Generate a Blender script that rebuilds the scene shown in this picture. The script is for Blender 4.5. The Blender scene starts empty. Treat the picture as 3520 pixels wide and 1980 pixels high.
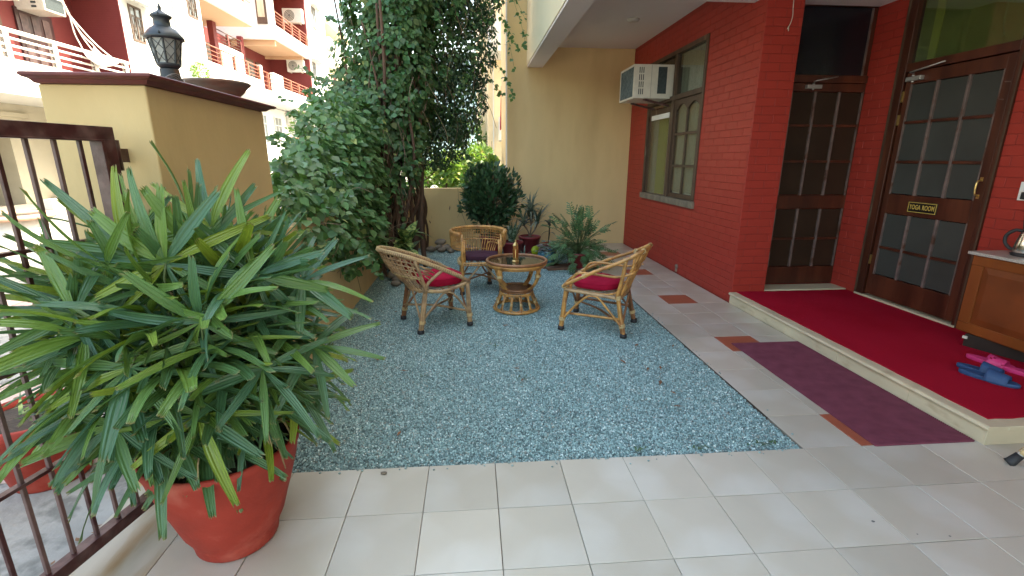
import bpy, math, random
import numpy as np
from mathutils import Vector, Matrix
random.seed(7); rng = np.random.default_rng(7)
R = math.radians
scene = bpy.context.scene
col = scene.collection

# ------------------------------------------------------------------ camera
CAM = np.array([0.5527, -2.0676, 1.4467])
RW = np.array([[0.9967, -0.0809, 0.0022], [-0.0188, -0.2586, -0.9658], [0.0787, 0.9626, -0.2593]])
U_, S_, V_ = np.linalg.svd(RW); RW = U_ @ V_
cd = bpy.data.cameras.new('camera'); cam = bpy.data.objects.new('camera', cd); col.objects.link(cam)
cd.sensor_width = 36.0; cd.lens = 1656.13 / 3520 * 36.0
cd.clip_start = 0.02; cd.clip_end = 800
M4 = Matrix.Identity(4)
for i in range(3):
    M4[i][0] = RW[0][i]; M4[i][1] = -RW[1][i]; M4[i][2] = -RW[2][i]; M4[i][3] = CAM[i]
cam.matrix_world = M4
scene.camera = cam

# ------------------------------------------------------------------ world, sun, exposure
SUN_EL, SUN_AZ = R(52), R(20)          # azimuth measured from +X towards +Y
world = bpy.data.worlds.new('World'); scene.world = world; world.use_nodes = True
wn = world.node_tree; wn.nodes.clear()
wo = wn.nodes.new('ShaderNodeOutputWorld'); wb = wn.nodes.new('ShaderNodeBackground')
sk = wn.nodes.new('ShaderNodeTexSky'); sk.sky_type = 'NISHITA'; sk.sun_disc = False
sk.sun_elevation = SUN_EL; sk.sun_rotation = R(90) - SUN_AZ
sk.air_density = 1.3; sk.dust_density = 4.0; sk.ozone_density = 1.0
wb.inputs['Strength'].default_value = 0.15
wn.links.new(sk.outputs[0], wb.inputs[0]); wn.links.new(wb.outputs[0], wo.inputs[0])
sd = bpy.data.lights.new('sun', 'SUN'); sun = bpy.data.objects.new('sun', sd); col.objects.link(sun)
sd.energy = 2.0; sd.angle = R(0.6); sd.color = (1.0, 0.95, 0.87)
sdir = Vector((math.cos(SUN_EL) * math.cos(SUN_AZ), math.cos(SUN_EL) * math.sin(SUN_AZ), math.sin(SUN_EL)))
sun.rotation_euler = sdir.to_track_quat('Z', 'Y').to_euler()
scene.view_settings.view_transform = 'Standard'; scene.view_settings.look = 'None'
scene.view_settings.exposure = 2.85; scene.view_settings.gamma = 1.0
scene.view_settings.use_white_balance = True; scene.view_settings.white_balance_temperature = 7650; scene.view_settings.white_balance_tint = 4
scene.cycles.max_bounces = 10; scene.cycles.diffuse_bounces = 6; scene.cycles.transparent_max_bounces = 12
scene.cycles.sample_clamp_indirect = 6.0

# ------------------------------------------------------------------ materials
MATS = {}
def mat(name, color, rough=0.6, metal=0.0, var=0.0, vscale=8.0, bump=0.0, bscale=60.0, spec=0.5, rand=0.0,
        color2=None, mix_scale=3.0, mix_lo=0.45, mix_hi=0.62, transl=0.0, stretch=None, attr=None, clear=0.0, trans_col=None, sheen=0.0):
    """principled material: base colour + noise variation + optional second colour patches, bump, per-object tone"""
    if name in MATS: return MATS[name]
    m = bpy.data.materials.new(name); m.use_nodes = True; nt = m.node_tree; N = nt.nodes; L = nt.links
    b = N['Principled BSDF']
    b.inputs['Roughness'].default_value = rough; b.inputs['Metallic'].default_value = metal
    b.inputs['Specular IOR Level'].default_value = spec
    if clear: b.inputs['Coat Weight'].default_value = clear; b.inputs['Coat Roughness'].default_value = 0.15
    if sheen: b.inputs['Sheen Weight'].default_value = sheen
    tc = N.new('ShaderNodeTexCoord'); src = tc.outputs['Object']
    if stretch:
        mp = N.new('ShaderNodeMapping'); mp.inputs['Scale'].default_value = stretch
        L.new(src, mp.inputs[0]); src = mp.outputs[0]
    rgb = N.new('ShaderNodeRGB'); rgb.outputs[0].default_value = (*color, 1); out = rgb.outputs[0]
    if color2:
        nz = N.new('ShaderNodeTexNoise'); nz.inputs['Scale'].default_value = mix_scale; nz.inputs['Detail'].default_value = 6
        L.new(src, nz.inputs['Vector'])
        mr = N.new('ShaderNodeMapRange'); mr.inputs[1].default_value = mix_lo; mr.inputs[2].default_value = mix_hi
        L.new(nz.outputs['Fac'], mr.inputs[0])
        mx = N.new('ShaderNodeMix'); mx.data_type = 'RGBA'
        L.new(mr.outputs[0], mx.inputs[0]); L.new(out, mx.inputs[6]); mx.inputs[7].default_value = (*color2, 1)
        out = mx.outputs[2]
    if var or rand or attr:
        hs = N.new('ShaderNodeHueSaturation'); L.new(out, hs.inputs['Color'])
        val = None
        if var:
            nz = N.new('ShaderNodeTexNoise'); nz.inputs['Scale'].default_value = vscale; nz.inputs['Detail'].default_value = 5
            L.new(src, nz.inputs['Vector'])
            mr = N.new('ShaderNodeMapRange'); mr.inputs[1].default_value = 0.3; mr.inputs[2].default_value = 0.7
            mr.inputs[3].default_value = 1 - var; mr.inputs[4].default_value = 1 + var
            L.new(nz.outputs['Fac'], mr.inputs[0]); val = mr.outputs[0]
        if rand:
            oi = N.new('ShaderNodeObjectInfo')
            mr = N.new('ShaderNodeMapRange'); mr.inputs[3].default_value = 1 - rand; mr.inputs[4].default_value = 1 + rand
            L.new(oi.outputs['Random'], mr.inputs[0])
            if val is None: val = mr.outputs[0]
            else:
                mu = N.new('ShaderNodeMath'); mu.operation = 'MULTIPLY'; L.new(val, mu.inputs[0]); L.new(mr.outputs[0], mu.inputs[1]); val = mu.outputs[0]
        if attr:   # per-leaf tone stored on the mesh: x = value, y = hue
            at = N.new('ShaderNodeAttribute'); at.attribute_name = attr
            sx = N.new('ShaderNodeSeparateXYZ'); L.new(at.outputs['Vector'], sx.inputs[0])
            L.new(sx.outputs[1], hs.inputs['Hue'])
            if val is None: val = sx.outputs[0]
            else:
                mu = N.new('ShaderNodeMath'); mu.operation = 'MULTIPLY'; L.new(val, mu.inputs[0]); L.new(sx.outputs[0], mu.inputs[1]); val = mu.outputs[0]
        L.new(val, hs.inputs['Value']); out = hs.outputs[0]
    L.new(out, b.inputs['Base Color'])
    if bump:
        nz = N.new('ShaderNodeTexNoise'); nz.inputs['Scale'].default_value = bscale; nz.inputs['Detail'].default_value = 4
        L.new(src, nz.inputs['Vector'])
        bp = N.new('ShaderNodeBump'); bp.inputs['Strength'].default_value = bump; bp.inputs['Distance'].default_value = 0.01
        L.new(nz.outputs['Fac'], bp.inputs['Height']); L.new(bp.outputs[0], b.inputs['Normal'])
    if transl:
        tr = N.new('ShaderNodeBsdfTranslucent')
        if trans_col: tr.inputs[0].default_value = (*trans_col, 1)
        else: L.new(out, tr.inputs[0])
        ms = N.new('ShaderNodeMixShader'); ms.inputs[0].default_value = transl
        L.new(b.outputs[0], ms.inputs[1]); L.new(tr.outputs[0], ms.inputs[2])
        L.new(ms.outputs[0], N['Material Output'].inputs[0])
    MATS[name] = m
    return m

def glass(name, tint=(0.8, 0.85, 0.85), rough=0.03, alpha=0.35):
    m = bpy.data.materials.new(name); m.use_nodes = True; N = m.node_tree.nodes; L = m.node_tree.links
    N.remove(N['Principled BSDF'])
    g = N.new('ShaderNodeBsdfGlossy'); g.inputs['Roughness'].default_value = rough
    t = N.new('ShaderNodeBsdfTransparent'); t.inputs[0].default_value = (*tint, 1)
    f = N.new('ShaderNodeLayerWeight'); f.inputs[0].default_value = .25
    a = N.new('ShaderNodeMath'); a.operation = 'MULTIPLY_ADD'; a.inputs[1].default_value = .45; a.inputs[2].default_value = alpha * 0.1; L.new(f.outputs['Facing'], a.inputs[0])
    ms = N.new('ShaderNodeMixShader'); L.new(a.outputs[0], ms.inputs[0]); L.new(t.outputs[0], ms.inputs[1]); L.new(g.outputs[0], ms.inputs[2])
    L.new(ms.outputs[0], N['Material Output'].inputs[0]); MATS[name] = m
    return m

# ------------------------------------------------------------------ helpers
def tag(o, label=None, cat=None, group=None, kind=None):
    if label: o['label'] = label
    if cat: o['category'] = cat
    if group: o['group'] = group
    if kind: o['kind'] = kind
    return o
def thing(name, label, cat, loc=(0, 0, 0), group=None, rz=0.0):
    o = bpy.data.objects.new(name, None); col.objects.link(o); o.location = loc; o.rotation_euler = (0, 0, rz)
    o.empty_display_size = 0.1
    return tag(o, label, cat, group)
def wloc(o):
    v = Vector((0, 0, 0))
    while o is not None: v = v + Vector(o.location); o = o.parent
    return v
def link(name, mesh, parent=None, loc=None, kind=None):
    o = bpy.data.objects.new(name, mesh); col.objects.link(o)
    if parent is not None:
        o.parent = parent
        if loc is not None: o.location = Vector(loc) - wloc(parent)
    elif loc is not None: o.location = loc
    if kind: o['kind'] = kind
    return o
def copy_tree(o, parent=None):
    c = o.copy(); col.objects.link(c); c.parent = parent
    for ch in list(o.children): copy_tree(ch, c)
    return c

class MB:
    """collects shapes in world coordinates; build() links them as ONE mesh object"""
    def __init__(s): s.v = []; s.f = []; s.sm = []; s.n = 0
    def add(s, vs, fs, smooth=False):
        vs = [tuple(map(float, p)) for p in vs]
        s.v += vs; s.f += [tuple(i + s.n for i in f) for f in fs]; s.sm += [smooth] * len(fs); s.n += len(vs); return s
    def box(s, x0, x1, y0, y1, z0, z1):
        if x0 > x1: x0, x1 = x1, x0
        if y0 > y1: y0, y1 = y1, y0
        if z0 > z1: z0, z1 = z1, z0
        v = [(x0, y0, z0), (x1, y0, z0), (x1, y1, z0), (x0, y1, z0), (x0, y0, z1), (x1, y0, z1), (x1, y1, z1), (x0, y1, z1)]
        return s.add(v, [(0, 3, 2, 1), (4, 5, 6, 7), (0, 1, 5, 4), (1, 2, 6, 5), (2, 3, 7, 6), (3, 0, 4, 7)])
    def obox(s, c, ax, ay, az, hx, hy, hz):
        c = np.array(c, float); ax, ay, az = [np.array(a, float) / np.linalg.norm(a) for a in (ax, ay, az)]
        v = [c + sx * hx * ax + sy * hy * ay + sz * hz * az for sz in (-1, 1) for sx, sy in ((-1, -1), (1, -1), (1, 1), (-1, 1))]
        return s.add(v, [(0, 3, 2, 1), (4, 5, 6, 7), (0, 1, 5, 4), (1, 2, 6, 5), (2, 3, 7, 6), (3, 0, 4, 7)])
    def bar(s, a, b, w, h=None, up=(0, 0, 1)):
        a = np.array(a, float); b = np.array(b, float); d = b - a; L = np.linalg.norm(d); d /= L
        u = np.array(up, float)
        if abs(np.dot(u, d)) > 0.95: u = np.array((1.0, 0, 0))
        x = np.cross(d, u); x /= np.linalg.norm(x); y = np.cross(x, d)
        return s.obox((a + b) / 2, x, y, d, w / 2, (h or w) / 2, L / 2)
    def tube(s, pts, r, seg=6, closed=False, rs=None, cap=True):
        pts = [np.array(p, float) for p in pts]; n = len(pts)
        vs = []; up = None
        for i in range(n):
            if closed: t = pts[(i + 1) % n] - pts[i - 1]
            else: t = pts[min(i + 1, n - 1)] - pts[max(i - 1, 0)]
            t = t / (np.linalg.norm(t) + 1e-12)
            if up is None:
                up = np.array((0, 0, 1.0)) if abs(t[2]) < 0.9 else np.array((1.0, 0, 0))
            x = np.cross(t, up); x /= (np.linalg.norm(x) + 1e-12); y = np.cross(x, t); up = y
            rr = rs[i] if rs is not None else r
            for k in range(seg):
                a = 2 * math.pi * k / seg; vs.append(pts[i] + rr * (math.cos(a) * x + math.sin(a) * y))
        fs = []
        for i in range(n if closed else n - 1):
            j = (i + 1) % n
            for k in range(seg):
                k2 = (k + 1) % seg; fs.append((i * seg + k, j * seg + k, j * seg + k2, i * seg + k2))
        s.add(vs, fs, True)
        if cap and not closed:
            base = s.n - len(vs)
            s.f.append(tuple(base + k for k in range(seg))); s.f.append(tuple(base + (n - 1) * seg + k for k in reversed(range(seg)))); s.sm += [False, False]
        return s
    def lathe(s, prof, c=(0, 0, 0), seg=24, smooth=True, ph=0.0):
        vs = []
        for r, z in prof:
            for k in range(seg):
                a = 2 * math.pi * k / seg + ph; vs.append((c[0] + r * math.cos(a), c[1] + r * math.sin(a), c[2] + z))
        fs = []
        for i in range(len(prof) - 1):
            for k in range(seg):
                k2 = (k + 1) % seg; fs.append((i * seg + k, i * seg + k2, (i + 1) * seg + k2, (i + 1) * seg + k))
        s.add(vs, fs, smooth); return s
    def prism(s, poly, z0, z1):
        n = len(poly); v = [(x, y, z0) for x, y in poly] + [(x, y, z1) for x, y in poly]
        return s.add(v, [tuple(reversed(range(n))), tuple(range(n, 2 * n))] + [(i, (i + 1) % n, n + (i + 1) % n, n + i) for i in range(n)])
    def build(s, name, m, parent=None, kind=None, origin=None, bevel=0.0):
        me = bpy.data.meshes.new(name)
        if parent is not None and origin is None: off = wloc(parent)
        elif origin is not None: off = Vector(origin)
        else: off = Vector((0, 0, 0))
        me.from_pydata([(x - off[0], y - off[1], z - off[2]) for x, y, z in s.v], [], s.f)
        me.polygons.foreach_set('use_smooth', s.sm)
        me.materials.append(m); me.update()
        o = link(name, me, parent, loc=(origin if origin is not None else None), kind=kind)
        if bevel:
            b = o.modifiers.new('bevel', 'BEVEL'); b.width = bevel; b.segments = 2; b.limit_method = 'ANGLE'
        return o

def spl(pts, n=6, closed=False):
    """Catmull-Rom through points"""
    P = [np.array(p, float) for p in pts]; out = []; m = len(P)
    for i in range(m if closed else m - 1):
        p0 = P[i - 1] if (closed or i > 0) else 2 * P[0] - P[1]
        p1 = P[i]; p2 = P[(i + 1) % m]
        p3 = P[(i + 2) % m] if (closed or i + 2 < m) else 2 * P[-1] - P[-2]
        for k in range(n):
            t = k / n
            out.append(0.5 * ((2 * p1) + (-p0 + p2) * t + (2 * p0 - 5 * p1 + 4 * p2 - p3) * t * t + (-p0 + 3 * p1 - 3 * p2 + p3) * t ** 3))
    if not closed: out.append(P[-1])
    return out
def norm(v):
    v = np.array(v, float); return v / (np.linalg.norm(v) + 1e-12)

# leaf batches -------------------------------------------------------
HEART = np.array([(0, 0, 0), (-.34, .22, .05), (-.44, .48, .04), (0, .5, -.03), (.44, .48, .04), (.34, .22, .05), (-.24, .78, 0), (0, 1.08, -.08), (.24, .78, 0)])
HEART_F = [(0, 3, 2, 1), (0, 5, 4, 3), (2, 3, 7, 6), (3, 4, 8, 7)]
OVAL = np.array([(0, 0, 0), (-.2, .3, .04), (-.19, .65, .03), (0, .5, -.03), (.2, .3, .04), (.19, .65, .03), (0, 1.0, -.1)])
OVAL_F = [(0, 3, 2, 1), (0, 4, 5, 3), (2, 3, 6), (3, 5, 6)]
def leaves(pos, dirs, nrm, size, shape, faces, tone=None):
    """numpy batch of leaves -> verts, faces, tone per vertex"""
    n = len(pos); d = dirs / (np.linalg.norm(dirs, axis=1, keepdims=True) + 1e-9)
    x = np.cross(d, nrm); x /= (np.linalg.norm(x, axis=1, keepdims=True) + 1e-9); nn = np.cross(x, d)
    k = len(shape)
    V = pos[:, None, :] + size[:, None, None] * (shape[None, :, 0:1] * x[:, None, :] + shape[None, :, 1:2] * d[:, None, :] + shape[None, :, 2:3] * nn[:, None, :])
    F = []
    for i in range(n):
        b = i * k; F += [tuple(b + q for q in f) for f in faces]
    T = None if tone is None else np.repeat(tone, k, axis=0)
    return V.reshape(-1, 3), F, T
def leaf_obj(name, batches, m, parent=None, kind=None):
    V = []; F = []; T = []; b = 0
    for v, f, t in batches:
        V.append(v); F += [tuple(q + b for q in x) for x in f]; T.append(t); b += len(v)
    V = np.concatenate(V); T = np.concatenate(T)
    off = np.array(wloc(parent)) if parent is not None else np.zeros(3)
    me = bpy.data.meshes.new(name); me.from_pydata((V - off).tolist(), [], F)
    at = me.attributes.new('tone', 'FLOAT_VECTOR', 'POINT'); at.data.foreach_set('vector', T.astype(np.float32).ravel())
    me.materials.append(m); me.polygons.foreach_set('use_smooth', [True] * len(F)); me.update()
    return link(name, me, parent, kind=kind)
def tones(n, v=0.25, h=0.02, yellow=0.0):
    t = np.zeros((n, 3)); t[:, 0] = rng.uniform(1 - v, 1 + v * 1.3, n); t[:, 1] = 0.5 + rng.normal(0, h, n)
    y = rng.random(n) < yellow; t[y, 0] *= 2.2; t[y, 1] = 0.5 - 0.10
    return t
def rvec(n): 
    v = rng.normal(size=(n, 3)); return v / np.linalg.norm(v, axis=1, keepdims=True)

# ------------------------------------------------------------------ palette
m_yel = mat('yellow_plaster', (0.72, 0.525, 0.265), 0.85, var=0.07, vscale=2.2, bump=0.2, bscale=28, color2=(0.57, 0.40, 0.20), mix_scale=2.2, mix_lo=.5, mix_hi=.75, stretch=(1, 1, .3))
m_yel2 = mat('ochre_plaster', (0.60, 0.435, 0.215), 0.85, var=0.07, vscale=2.5, bump=0.2, bscale=28, color2=(0.54, 0.38, 0.18), mix_scale=2.4, mix_lo=.52, mix_hi=.8, stretch=(1, 1, .5))
m_cream = mat('cream_plaster', (0.62, 0.56, 0.38), 0.85, var=0.03, vscale=1.5, bump=0.08)
m_ceil = mat('ceiling_white', (0.72, 0.68, 0.66), 0.9, var=0.02, vscale=1.0)
m_brick = mat('red_painted_brick', (0.36, 0.036, 0.025), 0.5, spec=.3, var=0.08, vscale=5, bump=0.2, bscale=50, rand=0.035)
m_joint = mat('red_painted_joint', (0.29, 0.029, 0.020), 0.7, var=0.1, vscale=8)
m_redwall = mat('deep_red_paint', (0.27, 0.028, 0.020), 0.6, var=0.05, bump=0.1)
m_cap = mat('maroon_coping_paint', (0.14, 0.028, 0.028), 0.55, var=0.18, vscale=10, bump=0.2, bscale=30, color2=(0.22, 0.09, 0.08), mix_scale=6, mix_lo=.6, mix_hi=.75)
m_tile = mat('beige_floor_tile', (0.495, 0.445, 0.36), 0.28, var=0.05, vscale=3.5, bump=0.05, bscale=160, rand=0.07, color2=(0.52, 0.485, 0.415), mix_scale=2.6)
m_tred = mat('terracotta_tile', (0.36, 0.10, 0.055), 0.35, var=0.05, rand=0.04)
m_grout = mat('tile_grout', (0.19, 0.165, 0.13), 0.8, var=0.15, vscale=12)
m_marble = mat('cream_marble_riser', (0.60, 0.52, 0.36), 0.45, var=0.10, vscale=3, color2=(0.42, 0.33, 0.2), mix_scale=5, mix_lo=.58, mix_hi=.78, stretch=(1, 1, 3))
m_carpet = mat('crimson_carpet', (0.40, 0.014, 0.034), 0.95, var=0.13, vscale=260, bump=0.5, bscale=500, spec=0.0, color2=(.34, .010, .024), mix_scale=2.2, mix_lo=.45, mix_hi=.8)
m_mat = mat('maroon_ribbed_rubber', (0.185, 0.050, 0.075), 0.75, var=0.15, vscale=12, spec=0.15)
m_wood = mat('brown_door_wood', (0.058, 0.014, 0.007), 0.38, var=0.35, vscale=6, stretch=(1, 1, .15), color2=(0.10, 0.028, 0.013), mix_scale=9, mix_lo=.4, mix_hi=.7)
m_wood_old = mat('worn_frame_wood', (0.075, 0.042, 0.025), 0.55, var=0.3, vscale=10, stretch=(1, 1, .2), color2=(0.20, 0.15, 0.10), mix_scale=9, mix_lo=.6, mix_hi=.72)
m_putty = mat('flaking_glazing_bead', (0.15, 0.105, 0.095), 0.55, var=0.25, vscale=14, color2=(0.075, 0.03, 0.018), mix_scale=7, mix_lo=.56, mix_hi=.66)
m_pane_br = mat('brown_frosted_pane', (0.034, 0.019, 0.012), 0.35, spec=.3, var=0.15, vscale=3, bump=0.05, bscale=90)
m_pane_gr = mat('grey_frosted_pane', (0.050, 0.052, 0.047), 0.38, spec=.3, var=0.12, vscale=3, bump=0.05, bscale=90)
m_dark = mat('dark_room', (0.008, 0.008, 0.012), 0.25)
m_olive = mat('olive_lit_room', (0.20, 0.215, 0.055), 0.8, var=0.08)  # olive lightened to stand for the light inside the room
m_lime = mat('lime_green_wall', (0.36, 0.37, 0.07), 0.8, var=0.05)
m_curt = mat('grey_beige_curtain', (0.38, 0.34, 0.24), 0.9, var=0.15, vscale=10, stretch=(1, 6, .3))
m_white = mat('white_paint', (0.80, 0.79, 0.76), 0.6, var=0.03)
m_whited = mat('stained_white_plaster', (0.80, 0.79, 0.76), 0.8, var=0.03, color2=(0.58, 0.57, 0.55), mix_scale=1.2, mix_lo=.60, mix_hi=.75, stretch=(1, 1, .35))
m_plast = mat('offwhite_plastic', (0.62, 0.59, 0.52), 0.4, var=0.06, vscale=15)
m_grille = mat('dark_grille', (0.035, 0.05, 0.055), 0.6, var=0.3, vscale=40)
m_gate = mat('maroon_iron', (0.055, 0.016, 0.016), 0.38, var=0.3, vscale=20, bump=0.15, bscale=60, color2=(0.11, 0.06, 0.055), mix_scale=12)
m_gate_l = mat('lit_maroon_iron', (0.13, 0.075, 0.068), 0.5, var=0.2, vscale=20)  # lighter copy of the gate colour, stands for sunlight on the bars
m_black = mat('black_iron', (0.025, 0.032, 0.038), 0.42, var=0.25, vscale=12)
m_rubber = mat('black_rubber', (0.02, 0.02, 0.022), 0.6)
m_terra = mat('red_terracotta_paint', (0.33, 0.036, 0.022), 0.65, var=0.2, vscale=5, bump=0.35, bscale=22, color2=(0.40, 0.10, 0.07), mix_scale=5, mix_lo=.58, mix_hi=.74, spec=.3)
m_terra_d = mat('dark_red_pot', (0.22, 0.025, 0.028), 0.5, var=0.1, vscale=6)
m_clay = mat('weathered_clay', (0.26, 0.14, 0.10), 0.8, var=0.25, vscale=8, bump=0.3, bscale=25, color2=(0.20, 0.17, 0.14), mix_scale=5, stretch=(1, 1, 3))
m_soil = mat('soil', (0.05, 0.035, 0.025), 0.95, var=0.4, vscale=40, bump=0.8, bscale=60)
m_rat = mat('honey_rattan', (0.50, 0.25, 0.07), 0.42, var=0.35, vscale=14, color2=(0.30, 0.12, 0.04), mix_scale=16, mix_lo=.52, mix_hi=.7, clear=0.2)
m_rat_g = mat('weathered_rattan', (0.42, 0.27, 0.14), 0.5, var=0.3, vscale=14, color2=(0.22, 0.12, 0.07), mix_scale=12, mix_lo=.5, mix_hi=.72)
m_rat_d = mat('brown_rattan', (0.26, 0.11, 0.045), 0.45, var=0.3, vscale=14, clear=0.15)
m_bind = mat('pale_cane_binding', (0.60, 0.44, 0.22), 0.5, var=0.2, vscale=60)
m_cush = mat('crimson_cushion', (0.34, 0.008, 0.035), 0.85, var=0.10, vscale=9, bump=0.2, bscale=220, spec=.1)
m_cushd = mat('plum_cushion', (0.065, 0.025, 0.04), 0.85, var=0.15, vscale=9, bump=0.2, bscale=220, spec=.15)
m_brass = mat('brass', (0.62, 0.42, 0.16), 0.28, metal=0.85, var=0.1)
m_amber = mat('amber_glass', (0.22, 0.04, 0.008), 0.2)
m_leaf = mat('vine_leaf', (0.056, 0.128, 0.043), 0.45, transl=0.22, attr='tone', var=0.1, vscale=4, trans_col=(0.12, 0.27, 0.03), spec=.45)
m_leaf_b = mat('sunlit_garden_leaf', (0.09, 0.17, 0.04), 0.5, transl=0.35, attr='tone', trans_col=(0.2, 0.36, 0.05))
m_leaf_d = mat('dark_shrub_leaf', (0.034, 0.082, 0.032), 0.4, transl=0.12, attr='tone')
m_leaf_g = mat('grey_green_leaf', (0.085, 0.115, 0.075), 0.45, transl=0.12, attr='tone')
m_leaf_p = mat('split_leaf_green', (0.055, 0.11, 0.05), 0.4, transl=0.15, attr='tone')
m_stem = mat('green_stem', (0.10, 0.14, 0.05), 0.6)
m_bark = mat('brown_vine_bark', (0.10, 0.055, 0.035), 0.9, var=0.4, vscale=20, bump=0.6, bscale=40, stretch=(1, 1, .2))
m_twig = mat('pale_dry_twig', (0.22, 0.15, 0.10), 0.85, var=0.3, vscale=20)
m_conc = mat('pale_street_concrete', (0.33, 0.315, 0.29), 0.9, var=0.22, vscale=3.5, bump=0.8, bscale=18, color2=(0.17, 0.165, 0.15), mix_scale=7, mix_lo=.48, mix_hi=.60, spec=.2)
m_stone = mat('garden_stone', (0.22, 0.18, 0.14), 0.85, var=0.3, vscale=6, bump=0.4, bscale=20, rand=0.25)
m_orange = mat('orange_railing', (0.62, 0.16, 0.05), 0.5)
m_glassd = mat('window_dark_glass', (0.16, 0.17, 0.17), 0.12)
m_glass = glass('clear_glass')
# ================================================================== SETTING
def sheet(name, x0, x1, y0, y1, z, m, kind='structure', th=0.0):
    b = MB()
    if th: b.box(x0, x1, y0, y1, z - th, z)
    else: b.add([(x0, y0, z), (x1, y0, z), (x1, y1, z), (x0, y1, z)], [(0, 1, 2, 3)])
    o = b.build(name, m); tag(o, kind=kind); return o
# street falls away to the horizon; the plot sits on a slab about 10 cm above it
sheet('street', -60, 60, -40, 90, -0.10, m_conc)
b = MB(); b.box(-0.78, 5.2, -4.5, 0.0, -0.3, -0.012); b.box(2.24, 3.22, 0.0, 6.25, -0.3, -0.012)
b.box(-0.82, 2.24, 0.0, 6.2, -0.3, -0.035); b.box(-0.98, -0.78, -4.5, -0.03, -0.3, -0.02)
pf = b.build('patio_floor', m_grout); tag(pf, kind='structure')
T = 0.32
def chamfer_tile(w, d, h, c=0.0015):
    v = [(-w, -d, 0), (w, -d, 0), (w, d, 0), (-w, d, 0), (-w, -d, h - c), (w, -d, h - c), (w, d, h - c), (-w, d, h - c),
         (-w + c, -d + c, h), (w - c, -d + c, h), (w - c, d - c, h), (-w + c, d - c, h)]
    f = [(0, 1, 5, 4), (1, 2, 6, 5), (2, 3, 7, 6), (3, 0, 4, 7), (4, 5, 9, 8), (5, 6, 10, 9), (6, 7, 11, 10), (7, 4, 8, 11), (8, 9, 10, 11)]
    return v, f
def shared(name, vf, m):
    me = bpy.data.meshes.new(name); me.from_pydata(vf[0], [], vf[1]); me.materials.append(m); me.update(); return me
tile_me = shared('tile', chamfer_tile(T / 2 - .0014, T / 2 - .0014, .0115), m_tile)
tred_me = shared('red_tile', chamfer_tile(T / 2 - .0014, T / 2 - .0014, .0115), m_tred)
def put_tile(i, j, red=False):
    o = link('tile', tred_me if red else tile_me, pf, loc=((i + .5) * T + random.uniform(-.0006, .0006), (j + .5) * T + random.uniform(-.0006, .0006), -0.0118 + random.uniform(-.0006, .0006)))
    o.rotation_euler = (random.uniform(-.0008, .0008), random.uniform(-.0008, .0008), R(90) * random.randint(0, 3))
    if red: o['label'] = 'red terracotta inset tile'
for j in range(-5, 0):
    for i in range(-2, 16): put_tile(i, j)
for j in range(0, 20):
    for i in (7, 8, 9): put_tile(i, j, red=(i == 8 and j % 4 == 0))
b = MB(); b.box(-0.98, 5.2, -4.5, -5 * T - .001, -0.011, -0.0004); o = b.build('floor_behind', m_tile, pf)
b = MB(); b.box(-0.98, -2 * T - .002, -5 * T, -0.03, -0.018, -0.0015); o = b.build('edge_strip', mat('stained_edge_tile', (.47, .42, .33), .5, var=.1, vscale=4, color2=(.33, .22, .10), mix_scale=3.5, mix_lo=.46, mix_hi=.66, stretch=(2.5, .5, 1)), pf)
b = MB(); b.box(2.236, 2.2405, 0.0, 6.2, -0.06, -0.002); o = b.build('path_edge', m_grout, pf)
# two little marks: chips on the tiles
# raised step with red carpet
st = thing('raised_step', None, None, (3.2, -0.05, 0)); tag(st, kind='structure')
b = MB(); b.box(3.214, 5.2, -0.036, 2.555, -0.01, 0.088); b.box(3.575, 5.2, 2.555, 2.80, -0.01, 0.1095); b.build('platform', m_marble, st)
ys = [-0.036, 0.42, 1.02, 1.63, 2.10, 2.553]
for k in range(5):
    b = MB(); b.box(3.203 + random.uniform(0, .003), 3.214, ys[k] + .0012, ys[k + 1] - .0012, 0.0, .087); b.build('riser_slab', m_marble, st, bevel=.0015)
xs = [3.203, 3.82, 4.45, 5.2]
for k in range(3):
    b = MB(); b.box(xs[k] + .001, xs[k + 1] - .001, -0.047, -0.036, 0.0, .087); b.build('riser_slab', m_marble, st, bevel=.0015)
b = MB(); pr = [(3.186, .092), (3.183, .100), (3.187, .109), (3.196, .1135), (3.30, .1135), (3.30, .0885), (3.19, .0885)]
b.add([(x, -0.062, z) for x, z in pr] + [(x, 2.548, z) for x, z in pr], [tuple(range(7)), tuple(reversed(range(7, 14)))] + [(i, i + 7, (i + 1) % 7 + 7, (i + 1) % 7) for i in range(7)])
b.build('nosing', m_marble, st)
b = MB(); b.box(3.301, 5.2, -0.062, 0.03, .0885, .1132); b.build('nosing', m_marble, st, bevel=.004)
b = MB(); b.box(3.301, 5.2, 0.03, 2.553, .0885, .1095); b.build('step_top', m_marble, st)
b = MB(); b.box(3.585, 4.50, 2.565, 2.775, .1095, .128); b.build('threshold', m_marble, st, bevel=.003)
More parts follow.
